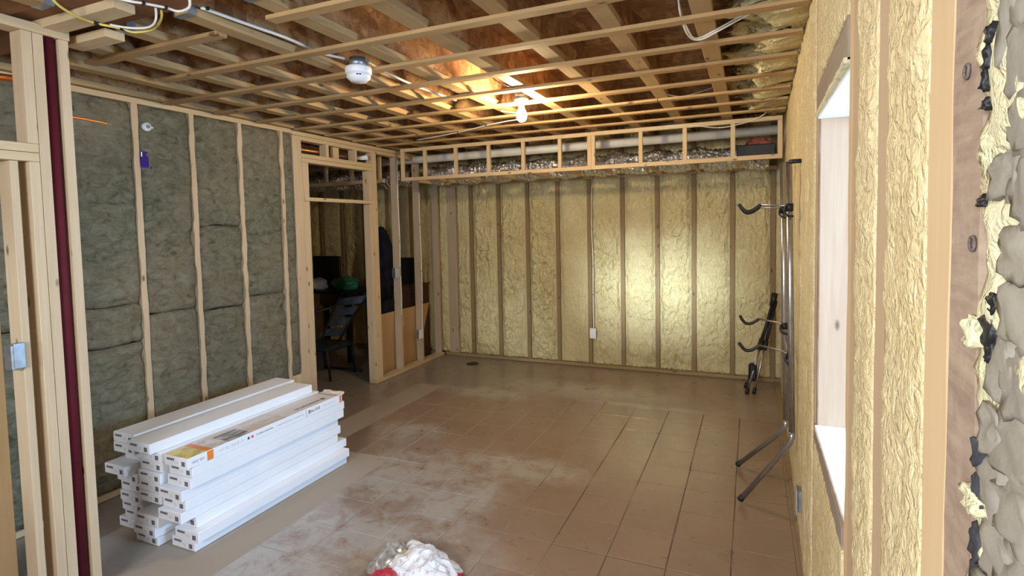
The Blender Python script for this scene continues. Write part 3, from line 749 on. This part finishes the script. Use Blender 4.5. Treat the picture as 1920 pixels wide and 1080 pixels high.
def print_side():
    n = N('box_side_print'); o = n.pos('object'); s = n.sep(o); y, z = s[1], s[2]
    tx = n.noise(n.scale(o, (1, 260, 60)), 1, 1)
    t = n.math('GREATER_THAN', tx, .46)
    marks = n.math('MULTIPLY', n.math('MAXIMUM', n.rect(y, z, .45, .58, .026, .035), n.math('MAXIMUM', n.rect(y, z, .61, .84, .028, .032), n.rect(y, z, 1.03, 1.15, .028, .031))), t)
    ic = n.math('MULTIPLY', n.rect(y, z, .19, .36, .020, .040), n.math('GREATER_THAN', n.noise(n.scale(o, (1, 80, 120)), 1, 1), .55))
    logo = n.math('MULTIPLY', n.rect(y, z, .90, .995, .022, .040), n.math('GREATER_THAN', n.noise(n.scale(o, (1, 150, 70)), 1, 1), .47))
    lg2 = n.rect(y, z, .885, .902, .018, .042)
    c = n.mix(n.math('MULTIPLY', marks, .8), (.83, .85, .90), (.15, .16, .2))
    c = n.mix(n.math('MULTIPLY', ic, .45), c, (.3, .34, .42))
    c = n.mix(n.math('MULTIPLY', n.math('MAXIMUM', logo, lg2), .85), c, (.10, .12, .16))
    c = n.mix(n.rect(y, z, .862, .866, .004, .052), c, (.2, .22, .26))
    c = n.mix(n.rect(y, z, .385, .40, .022, .038), c, (.08, .10, .14)); c = n.mix(n.rect(y, z, .412, .43, .022, .038), c, (.75, .12, .12))
    c = n.mix(n.rect(y, z, .115, .155, 0., .06), c, (.80, .24, .05)); c = n.mix(n.rect(y, z, 1.195, 1.217, 0., .06), c, (.80, .24, .08))
    c = n.mix(n.math('MULTIPLY', n.rect(y, z, .02, .10, .02, .035), n.math('MULTIPLY', t, .6)), c, (.2, .2, .25))
    n.col(c); return n.fin(.45, .4)
pb = thing('flooring_box', 'printed flooring box with orange bands and a room photo on the nearest stack', 'box', (-2.893, 1.962, 8 * BH), 'white flooring boxes stacked on the floor')
for nm, me in (('carton', ME_BOX), ('end_label', ME_END)):
    o = bpy.data.objects.new(nm, me); COL.objects.link(o); o.parent = pb
box('printed_top', -BW / 2 + .002, BW / 2 - .002, .002, BL - .002, BH - .0008, BH + .0004, print_top(), pb, 0)
box('printed_side', BW / 2, BW / 2 + .0008, .002, BL - .002, .002, BH - .003, print_side(), pb, 0)
TORN = plain('torn_cardboard', (.62, .52, .44), .8, .2, 0, .2, 30)
def fn(s, t): return Vector((-BW / 2 + .005 + s * (BW - .008), BL - .004 + t * .035, BH - .003 + .014 * math.sin(t * 2.2) + .008 * fbm(Vector((s * 4, t * 3, 2)), 2)))
sheet('torn_flap', 14, 6, fn, TORN, pb, lambda s, t: Vector((-BW / 2 + .005 + s * (BW - .008), BL - .004 + t * .03, BH - .008)))

# ---- smoke alarm
sa = thing('smoke_alarm', 'round white smoke alarm hanging from the ceiling strapping', 'smoke alarm', (-2.035, 2.57, 2.60))
SX, SYY = -2.06, 2.585
at(lathe('base_ring', [(0, 2.672), (.072, 2.672), (.074, 2.664), (.074, 2.640), (.070, 2.634), (0, 2.634)], (SX, SYY, 0), WHITE, None, 40), sa)
at(lathe('cover', [(0, 2.634), (.068, 2.634), (.066, 2.612), (.052, 2.600), (.045, 2.592), (0, 2.590)], (SX, SYY, 0), WHITE, None, 40), sa)
for a0, a1 in ((-.72, -.56), (-.50, -.34)):
    at(tube('vent_slot', [(SX + .0675 * math.cos(a), SYY + .0675 * math.sin(a), 2.619) for a in (a0 - .35, (a0 + a1) / 2 - .35, a1 - .35)], .0035, BLACK, None, 6), sa)
at(lathe('ceiling_box', [(0, 2.725), (.05, 2.725), (.05, 2.672), (0, 2.672)], (SX, SYY, 0), GALV, None, 8), sa)
# ---- bare bulb in a porcelain holder
LX, LY = -1.538, 3.755
bl = thing('bare_bulb_light', 'lit bare bulb in a white porcelain ceiling holder', 'ceiling light', (LX, LY, 2.5))
at(lathe('holder', [(0, 2.672), (.052, 2.672), (.054, 2.662), (.044, 2.652), (.026, 2.646), (.022, 2.628), (0, 2.628)], (LX, LY, 0), WHITE, None, 32), bl)
at(lathe('ceiling_box', [(0, 2.72), (.05, 2.72), (.05, 2.672), (0, 2.672)], (LX, LY, 0), GALV, None, 8), bl)
at(lathe('bulb', [(.016, 2.628), (.020, 2.606), (.030, 2.586), (.0365, 2.562), (.0365, 2.545), (.031, 2.525), (.018, 2.512), (0, 2.508)], (LX, LY, 0), BULB, None, 24), bl)
# ---- soffit contents: drain pipe, foil duct, black box
pp = thing('drain_pipe', 'long white plastic drain pipe running above the soffit', 'pipe', (-3, 5.95, 2.62))
at(tube('pipe', [(-6.4, 5.93, 2.600), (.26, 5.93, 2.628)], .048, PVC, None, 20), pp)
for x in (-1.68, -.63):
    bm = bmesh.new(); add_tube(bm, [(x, 5.95 + .052 * math.cos(a), 2.613 + .0059 * (x + 1.7) + .052 * math.sin(a)) for a in [k * math.pi / 12 for k in range(25)]], .006, 6)
    at(bm_obj('hanger_ring', bm, GALV, None, True), pp); at(tube('hanger_rod', [(x, 5.95, 2.66), (x, 5.95, ZJ + .04)], .006, GALV), pp)
def duct(name, x0, x1, label, sag=.03):
    nu, nv = int((x1 - x0) / .018), 40
    def fn(s, t):
        x = x0 + s * (x1 - x0); a = t * 2 * math.pi
        zc = 2.425 - sag * abs(math.sin((x + 3.36) / S * math.pi)) ** 1.0 - max(0, x + .75) * .03
        r = .110 + .008 * math.sin(x * 2 * math.pi / .05) + .016 * fbm(Vector((x * 9, math.cos(a) * 2, math.sin(a) * 2)), 3) + .012 * noise.noise(Vector((x * 38, math.cos(a) * 6, math.sin(a) * 6)))
        if s == 0 or s == 1: r *= .8
        return Vector((x, 6.02 + r * math.cos(a) * 1.15, zc + r * math.sin(a)))
    o = sheet(name, nu, nv, fn, FOIL, None, None, False); return tag(o, label, 'duct')
duct('foil_duct', -3.74, .16, 'crinkled silver foil duct sagging inside the soffit'); duct('foil_duct', -6.3, -3.99, 'foil duct in the dark side room soffit')
bb = thing('black_plastic_bin', 'black box with a dusty red top at the right end of the soffit', 'box', (.03, 5.62, 2.34))
at(box('body', -.125, .20, 5.5, 5.76, 2.339, 2.45, BLACK, None, .008), bb)
def fn(s, t): return Vector((-.06 + .24 * s, 5.53 + .2 * t, 2.45 + .075 * math.sin(math.pi * s) ** .6 * math.sin(math.pi * t) ** .5 + .014 * fbm(Vector((s * 5, t * 5, 1)), 3)))
at(sheet('red_top', 20, 14, fn, plain('dusty_red_cloth', (.30, .09, .07), .9, .2, 0, .4, 30), None, lambda s, t: Vector((-.06 + .24 * s, 5.53 + .2 * t, 2.448))), bb)

# ---- wiring
def cable(label, pts, mat=CABLEW, r=.0045, n=8, name='cable', staples=None, cat='cable'):
    root = tube(name, smooth_pts(pts, n), r, mat, None, 6)
    return tag(root, label, cat)
def staple(pos, ax, parent):
    d = [.011, .011, .011]; d[ax] = .004
    o = box('staple', pos[0] - d[0], pos[0] + d[0], pos[1] - d[1], pos[1] + d[1], pos[2] - d[2] * .6, pos[2] + d[2] * .6, BLACK, parent, 0)
zb = ZJ - .022
c1 = cable('white cable clipped below the dark beam and looping up at its end', [(-2.40, 1.30, zb + .03), (-2.262, 1.43, zb), (-2.23, 1.48, zb), (-2.205, 1.555, zb + .005), (-2.185, 1.60, zb + .002), (-2.12, 1.60, zb + .01), (-2.09, 1.575, zb + .05)], r=.0055)
staple((-2.23, 1.48, zb), 1, c1); staple((-2.205, 1.555, zb + .005), 1, c1)
c2 = cable('yellow cable bending under the pine nailers beside the partition end', [(-2.52, 1.28, ZJ + .05), (-2.54, 1.335, zb + .01), (-2.56, 1.41, zb - .012), (-2.585, 1.50, zb - .012), (-2.545, 1.575, zb - .016), (-2.52, 1.63, zb - .022), (-2.44, 1.66, zb - .01), (-2.36, 1.645, zb + .02), (-2.33, 1.62, zb + .08)], CABLEY, r=.0055)
staple((-2.58, 1.51, zb - .012), 0, c2); staple((-2.538, 1.59, zb - .018), 0, c2)
cable('white cable beside the yellow one at the nailers', [(-2.55, 1.545, zb - .012), (-2.50, 1.60, zb - .016), (-2.43, 1.635, zb - .012), (-2.36, 1.62, zb + .005), (-2.33, 1.60, zb + .07)], r=.005)
c3 = cable('grey-white cable running along the joist to the smoke alarm', [(-2.18, 1.70, ZJ + .03), (-2.165, 1.9, ZJ + .028), (-2.15, 2.15, ZJ + .030), (-2.16, 2.4, ZJ + .028), (-2.12, 2.54, ZJ + .03)], r=.008)
for y in (1.72, 2.08): staple((-2.17, y, ZJ + .03), 1, c3)
c3b = cable('white cable running along the joist beyond the smoke alarm', [(-2.05, 2.66, ZJ + .03), (-2.09, 2.95, ZJ + .03), (-2.10, 3.3, ZJ + .028), (-2.05, 3.7, ZJ + .02)], r=.008)
for y in (2.85, 3.2): staple((-2.09, y, ZJ + .03), 1, c3b)
for dz in (0, .012):
    cable(('lower' if dz == 0 else 'upper') + ' of two white cables looping between the ceiling joists on the right', [(-.30, 2.56, ZJ + .1), (-.30, 2.66, ZJ + .02 + dz), (-.285 + dz, 2.84, ZJ - .03), (-.238, 2.93, ZJ - .034 + dz * .8), (-.15, 2.92, ZJ - .008 + dz), (-.05, 2.88, ZJ + .02 + dz), (.09, 2.80, ZJ + .05 + dz)], r=.0045)
c4 = cable('white cable stapled under the far strapping towards the bulb', [(-3.2, 4.92, H - .004), (-2.6, 4.72, H - .005), (-2.2, 4.52, H - .006), (-1.95, 4.42, H - .008), (-1.80, 4.36, H - .012), (-1.76, 4.24, H + .004), (-1.86, 4.10, H + .012)], r=.0055)
for x, y in ((-2.6, 4.72), (-2.2, 4.52)): staple((x, y, H - .005), 0, c4)
cable('thin wire drooping across the right end of the soffit rail', [(-.75, 5.37, 2.66), (-.5, 5.375, 2.645), (-.28, 5.375, 2.605), (-.1, 5.375, 2.62), (.05, 5.37, 2.66), (.12, 5.3, ZJ)], r=.004)
cable('thin wire hanging between joists near the soffit', [(-.62, 4.2, ZJ + .02), (-.5, 4.3, ZJ - .0), (-.38, 4.35, ZJ + .02), (-.26, 4.4, ZJ + .06)], r=.003)
cable('thin white wire curling by the ceiling joist above the bulb', [(-1.60, 3.36, ZJ + .1), (-1.54, 3.30, ZJ + .02), (-1.50, 3.42, ZJ - .0), (-1.45, 3.6, ZJ + .01)], BLACK, r=.003)
def outlet(name, label, bx, cx_, cover_mat=WHITE, body_mat=GALV):
    e = thing(name, label, 'electrical box', ((bx[0] + bx[1]) / 2, (bx[2] + bx[3]) / 2, bx[4]))
    at(box('body', *bx, body_mat, None, .003), e); at(box('cover', *cx_, cover_mat, None, .003), e); return e
# back wall outlet with its cable
outlet('outlet_box', 'white outlet with its cover on the foam back wall', (-1.797, -1.738, YB - .052, YB - .024, .368, .482), (-1.806, -1.729, YB - .060, YB - .052, .362, .488))
c5 = cable('white cable dropping down the back wall stud to the outlet', [(-1.772, YB - .02, 2.2), (-1.775, YB - .03, 1.7), (-1.760, YB - .035, 1.3), (-1.764, YB - .035, .9), (-1.762, YB - .035, .55), (-1.766, YB - .04, .48)], r=.006)
for z in (1.7, 1.25, .9): staple((-1.765, YB - .03, z), 2, c5)
# boxes on the doorway studs
outlet('switch_box', 'blue-grey switch box on the stud right of the doorway', (XL - .06, XL + .0, 5.452, 5.517, 1.165, 1.275), (XL + .0, XL + .008, 5.43, 5.52, 1.16, 1.28), plain('blue_grey_plastic', (.45, .50, .56), .5), GALV)
outlet('outlet_box', 'grey and white outlet box low on the second stud right of the doorway', (XL - .05, XL + .0, 5.90, 5.974, .335, .445), (XL + .0, XL + .008, 5.90, 5.995, .33, .45))
c6 = cable('white cable stapled down the first stud right of the doorway', [(XL + .006, 5.535, 2.59), (XL + .006, 5.528, 2.1), (XL + .006, 5.54, 1.6), (XL + .007, 5.525, 1.29)], r=.006)
for z in (2.1, 1.6): staple((XL + .006, 5.535, z), 2, c6)
c7 = cable('white cable running from the switch box down the same stud', [(XL + .006, 5.530, 1.17), (XL + .006, 5.54, .95), (XL + .006, 5.532, .7)], r=.005)
c8 = cable('white cable stapled down the second stud right of the doorway', [(XL + .006, 5.99, 2.2), (XL + .006, 5.985, 1.8), (XL + .006, 5.998, 1.2), (XL + .006, 5.985, .7), (XL + .006, 5.975, .45)], r=.006)
for z in (1.8, 1.2, .8): staple((XL + .006, 5.99, z), 2, c8)
# bits on the wool wall
gm = thing('pipe_cap', 'round white pipe cap poking out of the wool wall', 'pipe cap', (XL, 2.554, 2.497))
at(tube('collar', [(XL - .02, 2.557, 2.497), (XL + .022, 2.557, 2.497)], .029, WHITE, None, 20), gm); at(tube('spigot', [(XL + .022, 2.557, 2.497), (XL + .03, 2.557, 2.497)], .012, plain('blue_plastic', (.2, .3, .4)), None, 14), gm)
at(tube('lug', [(XL + .018, 2.58, 2.497), (XL + .018, 2.597, 2.495)], .007, WHITE, None, 8), gm)
pj = thing('purple_box', 'purple plastic electrical box fixed beside a wool wall stud', 'electrical box', (XL, 2.53, 2.2))
at(box('body', XL - .02, XL + .012, 2.505, 2.553, 2.215, 2.318, PURPLE, None, .004), pj); at(box('face', XL + .012, XL + .016, 2.502, 2.556, 2.212, 2.322, PURPLE, None, .002), pj)
at(box('tab', XL - .01, XL + .012, 2.553, 2.580, 2.205, 2.222, PURPLE, None, .002), pj)
at(box('sticker', XL + .016, XL + .018, 2.503, 2.511, 2.285, 2.317, WHITE, None, 0), pj)
cp = tube('copper_pipe', smooth_pts([(XL + .014, 1.95, 2.487), (XL + .014, 2.15, 2.484), (XL + .006, 2.30, 2.478), (XL - .02, 2.44, 2.470)], 5), .009, COPPER); tag(cp, 'thin copper pipe across the first wool batt', 'pipe')
cpp = thing('copper_pipe', 'copper water pipe above the doorway ending in a white valve', 'pipe', (XL - .12, 4.5, 2.52))
at(tube('tube', [(XL - .115, 4.05, 2.535), (XL - .115, 4.93, 2.535)], .014, COPPER, None, 14), cpp)
at(tube('valve', [(XL - .115, 4.92, 2.535), (XL - .06, 4.955, 2.535), (XL + .02, 4.965, 2.54)], [.018, .024, .026], WHITE, None, 14), cpp)
at(tube('valve_stem', [(XL - .02, 4.965, 2.54), (XL - .01, 5.0, 2.548)], .009, BLACK, None, 8), cpp)
# outlet on the right wall
outlet('outlet_box', 'grey outlet box low on the right wall below the window', (XW(3.07) - .03, XW(3.07) + .03, 3.03, 3.10, .28, .39), (XW(3.07) - .038, XW(3.07) - .030, 3.015, 3.115, .27, .40), plain('dull_grey_plate', (.35, .34, .33), .5), GALV)

# ---- bike storage rack leaning on the right wall
rk = thing('bike_rack', 'grey metal two-pole rack with black hooks leaning on the right wall', 'rack', (.2, 3.6, 0))
PN = [(.190, 3.40, 2.075), (.203, 3.40, 1.3), (.215, 3.40, .56)]; PF = [(.182, 3.90, 2.115), (.196, 3.90, 1.3), (.210, 3.90, .46)]
def pole(p, foot):
    a = Vector(p[2]); f = Vector(foot); d = (f - a).normalized()
    at(tube('pole', p, .0165, STEEL, None, 14), rk)
    at(tube('leg', [a, a + Vector((0, 0, -.03)), a + Vector((0, 0, -.045)) + d * .02, a + Vector((0, 0, -.05)) + d * .05, f + Vector((0, 0, .012))], .0165, STEEL, None, 14), rk)
    g = f + Vector((0, 0, .011)); at(tube('foot_cap', [g - d * .03, g], .0185, BLACK, None, 12), rk)
pole(PN, (-.056, 3.613, .008)); pole(PF, (-.083, 4.139, .008))
at(tube('top_bar', [(.190, 3.37, 2.07), (.245, 3.35, 2.07)], .012, BLACK, None, 10), rk)
at(tube('tie_bar', [(.205, 3.40, .985), (.206, 3.90, .985)], .008, STEEL, None, 10), rk)
def hook(z, ye, yp, xp, tipz=.03):
    at(tube('arm', [(xp, yp, z), (xp - .05, (yp + ye) / 2, z + .004), (.043, ye, z + .012)], .006, STEEL, None, 8), rk)
    at(tube('hook', smooth_pts([(.05, ye, z + .012), (.03, ye, z - .004), (.0, ye, z - .022), (-.03, ye, z - .022), (-.055, ye, z + .004), (-.066, ye, z + tipz)], 6), .010, BLACK, None, 10), rk)
    at(tube('bracket', [(xp, yp, z - .03), (xp, yp, z + .012)], .0195, BLACK, None, 14), rk); at(tube('pin', smooth_pts([(xp - .02, yp - .012, z), (xp - .026, yp - .02, z - .03), (xp - .01, yp - .026, z - .055), (xp + .018, yp - .022, z - .058)], 4), .006, BLACK, None, 8), rk)
hook(1.828, 3.85, 3.88, .19); hook(1.832, 3.46, 3.40, .195, .02)
hook(1.085, 4.0, 3.9, .20); hook(1.0, 3.55, 3.42, .205, .02)

# ---- folded tripod in the far corner
tp = thing('tripod', 'folded grey and black tripod leaning in the far right corner', 'tripod', (.0, 6.0, 0))
top = Vector((.225, 6.20, .98))
for fx, fy, dx in ((-.036, 5.975, -.012), (.03, 6.0, .012), (-.05, 6.2, 0)):
    f = Vector((fx, fy, .0)); hd = top + Vector((dx, 0, -.05))
    d = hd - f
    at(tube('leg', [f + d * .03, f + d * .55], .012, STEEL, None, 10), tp); at(tube('upper_leg', [f + d * .5, hd], .017, BLACK, None, 10), tp)
    at(tube('clamp', [f + d * .47, f + d * .57], .024, BLACK, None, 8), tp); at(tube('foot', [f, f + d * .06], .019, BLACK, None, 8), tp)
at(tube('head', [top + Vector((-.02, 0, -.1)), top + Vector((0, 0, .03))], .03, BLACK, None, 12), tp)
at(box('pouch', -.02, .06, 6.02, 6.10, .12, .30, BLACK, None, .02), tp)

# ---- crumpled bag on the floor at the front
tb = thing('crumpled_bag', 'crumpled white and red paper bag lying on the near floor', 'bag', (-1.6, 2.3, 0))
def crumple(name, c, hgt, mat, seed, nu=26, nv=22, fold=.05, lift=.012):
    c = [Vector((*q, 0)) for q in c]
    def fn(s, t):
        p = c[0] * (1 - s) * (1 - t) + c[1] * s * (1 - t) + c[2] * s * t + c[3] * (1 - s) * t
        e = math.sin(math.pi * min(max(s, 0), 1)) ** .5 * math.sin(math.pi * min(max(t, 0), 1)) ** .5
        q = p * 6.5 + Vector((seed, seed * 2, 0))
        r = 1 - 2 * abs(noise.noise(q)); r2 = 1 - 2 * abs(noise.noise(q * 2.7))
        z = lift + hgt * e * (.70 + .30 * r) + fold * .22 * e * r2
        jig = Vector((fbm(Vector((s * 6, seed, t * 6)), 2), fbm(Vector((s * 6, seed + 5, t * 6)), 2), 0)) * .02
        return p + jig + Vector((0, 0, max(.003, z)))
    o = sheet(name, nu, nv, fn, mat, None, None, False)
    m = o.modifiers.new('thickness', 'SOLIDIFY'); m.thickness = .0015; m.offset = 1
    return at(o, tb)
def paper():
    n = N('printed_white_paper'); p = n.pos()
    w_ = n.noise(n.scale(p, (60, 25, 20)), 1, 1)
    c = n.mix(n.math('MULTIPLY', n.ramp(w_, [(.60, 0.), (.66, 1.)]), .55), (.80, .80, .84), (.30, .30, .33))
    n.col(c); n.bump(n.noise(p, 40, 3), .2, .004); return n.fin(.45, .4)
crumple('white_sheet', [(-1.68, 2.02), (-1.31, 2.14), (-1.33, 2.35), (-1.735, 2.50)], .11, paper(), 3.1, 34, 26, .08)
crumple('red_panel', [(-1.76, 1.98), (-1.52, 1.98), (-1.54, 2.16), (-1.66, 2.19)], .10, RED, 5.2)
crumple('side_panel', [(-1.36, 2.08), (-1.27, 2.20), (-1.31, 2.33), (-1.39, 2.29)], .04, RED, 6.2, 10, 10)
CRK = plain('clear_wrapper', (.42, .38, .33), .22, .7, .35, .5, 35)
crumple('wrapper', [(-1.80, 2.17), (-1.64, 2.12), (-1.60, 2.40), (-1.74, 2.36)], .10, CRK, 8.3, 24, 22, .12)

# ---- things in the dark side room
hb = thing('hardboard_panel', 'tan hardboard panel with a white sticker leaning behind the doorway studs', 'panel', (XL - .12, 5.7, 0))
bm = bmesh.new()
vs4 = [(XL - .155, 5.20, .0), (XL - .155, 6.10, .0), (XL - .10, 6.32, .745), (XL - .10, 5.20, .745)]
f0 = [bm.verts.new(v) for v in vs4]; f1 = [bm.verts.new((v[0] - .006, v[1], v[2])) for v in vs4]
bm.faces.new(f0); bm.faces.new(f1[::-1])
for k in range(4): bm.faces.new((f0[k], f1[k], f1[(k + 1) % 4], f0[(k + 1) % 4]))
bmesh.ops.recalc_face_normals(bm, faces=bm.faces[:])
at(bm_obj('board', bm, BEIGE), hb)
at(box('sticker', XL - .116, XL - .110, 5.66, 5.72, .52, .60, WHITE, None, 0), hb); at(box('sticker', XL - .112, XL - .107, 5.67, 5.715, .625, .66, WHITE, None, 0), hb)
dk = thing('desk', 'black desk against the foam wall seen through the doorway', 'desk', (-5.1, 5.95, 0))
at(box('desktop', -5.75, -4.80, 5.66, 6.3, .90, .94, BLACK), dk)
for x in (-5.70, -4.85):
    for y in (5.72, 6.24): at(box('leg', x - .03, x + .03, y - .03, y + .03, 0, .90, BLACK), dk)
at(box('drawer', -5.3, -5.0, 5.68, 6.2, .75, .90, BROWNW), dk)
mn = thing('monitor', 'black flat monitor standing on the desk in the side room', 'monitor', (-5.35, 6.0, .94))
at(box('screen', -5.66, -5.19, 5.96, 6.0, 1.03, 1.39, BLACK, None, .006), mn); at(box('neck', -5.45, -5.37, 5.99, 6.03, .95, 1.1, BLACK), mn); at(box('foot', -5.55, -5.28, 5.93, 6.08, .94, .955, BLACK), mn)
def lump(name, c, r, mat, seed, amp=.2, sub=4):
    bm = bmesh.new(); bmesh.ops.create_icosphere(bm, subdivisions=sub, radius=1)
    zmin = -1
    for v in bm.verts:
        d = 1 + amp * fbm(v.co * 1.7 + Vector((seed, 0, seed)), 4) + amp * .35 * (1 - 2 * abs(noise.noise(v.co * 4 + Vector((seed, 3, 1)))))
        v.co = Vector((c[0] + v.co.x * d * r[0], c[1] + v.co.y * d * r[1], c[2] + max(v.co.z * d, -.8) * r[2]))
    return bm_obj(name, bm, mat, None, True)
tag(lump('cloth_bundle', (-5.42, 5.80, .94 + .8 * .09), (.13, .1, .09), CLOTHW, 2), 'off-white crumpled cloth on the desk in front of the monitor', 'cloth')
tag(lump('plastic_bag', (-5.02, 5.86, .94 + .8 * .10), (.20, .14, .10), GREENB, 4, .15), 'dark green plastic bag bulging on the desk', 'bag')
jk = thing('backpack', 'tall navy backpack hung behind the doorway stud', 'backpack', (-4.58, 6.1, .6))
o = lump('body', (-4.58, 6.1, 1.22), (.17, .15, .52), NAVY, 7, .12); at(o, jk)
at(lump('front_pocket', (-4.55, 5.95, .98), (.13, .07, .22), DARK, 9, .1), jk); at(box('base', -4.70, -4.45, 5.98, 6.2, .0, .80, DARK, None, .03), jk)
cb = thing('cabinet', 'dark brown low cabinet behind the hardboard panel', 'cabinet', (-4.3, 6.25, 0))
at(box('body', -4.40, -4.08, 6.15, 6.46, 0, .98, BROWNW), cb); at(box('top', -4.41, -4.07, 6.13, 6.47, .98, 1.0, BROWNW), cb); at(box('door', -4.39, -4.245, 6.135, 6.15, .06, .94, BROWNW), cb); at(box('door', -4.235, -4.09, 6.135, 6.15, .06, .94, BROWNW), cb)
tv = thing('television', 'black television on the dark cabinet behind the studs', 'television', (-4.2, 6.2, 1.0))
at(box('screen', -4.42, -4.08, 6.16, 6.22, 1.03, 1.36, BLACK, None, .006), tv); at(box('stand', -4.32, -4.12, 6.12, 6.27, 1.0, 1.03, BLACK), tv)
# reclining chair with slate panels
rc = thing('reclining_chair', 'black framed reclining chair with slate-blue straps inside the doorway', 'chair', (-4.5, 5.3, 0))
A, B = Vector((-4.86, 5.25, .46)), Vector((-4.27, 5.45, .98))      # lower-left to upper-right of the leaning back
du = Vector((.36, -.08, .05)); dv = Vector((.20, .12, .50))
o0 = Vector((-4.90, 5.28, .42))
for k in range(4):
    a = o0 + dv * (k * .25 + .02); b = o0 + dv * (k * .25 + .20); wv = du * (1.0 + .12 * k)
    bm = bmesh.new(); q = [bm.verts.new(v) for v in (a, a + wv, b + wv, b)]; nrm = du.cross(dv).normalized() * .012
    q2 = [bm.verts.new(v.co - nrm) for v in q]; bm.faces.new(q); bm.faces.new(q2[::-1])
    for i in range(4): bm.faces.new((q[i], q2[i], q2[(i + 1) % 4], q[(i + 1) % 4]))
    bmesh.ops.recalc_face_normals(bm, faces=bm.faces[:]); at(bm_obj('strap', bm, SLATE), rc)
at(tube('back_frame', smooth_pts([o0 - dv * .1, o0 + dv * .5 + Vector((-.02, 0, 0)), o0 + dv * 1.05, o0 + dv * 1.1 + du * .5, o0 + dv * 1.05 + du * 1.45, o0 + dv * .5 + du * 1.2, o0 - dv * .1 + du], 6), .016, BLACK, None, 8), rc)
at(tube('armrest', smooth_pts([o0 + dv * .75 + Vector((-.03, -.02, 0)), o0 + Vector((-.08, -.25, .28)), o0 + Vector((-.08, -.42, .15)), o0 + Vector((-.02, -.45, -.05))], 6), .018, BLACK, None, 8), rc)
at(box('seat', -4.95, -4.45, 4.85, 5.3, .34, .40, DARK, None, .02), rc)
for p in ((-4.93, 4.87), (-4.47, 4.87), (-4.93, 5.3), (-4.47, 5.3)): at(tube('leg', [(p[0], p[1], .36), (p[0], p[1] + .04, 0.0)], .014, BLACK, None, 8), rc)
at(tube('runner', [(-4.96, 5.35, .02), (-4.4, 5.36, .02)], .016, BLACK, None, 8), rc)
dr = lathe('floor_drain', [(0, .001), (.075, .001), (.078, .003), (.06, .0035), (0, .003)], (-3.275, 6.17, 0), plain('rusty_iron', (.06, .045, .035), .7, .3, .3, .4, 60)); tag(dr, 'small dark drain cover in the floor near the back wall', 'drain cover')
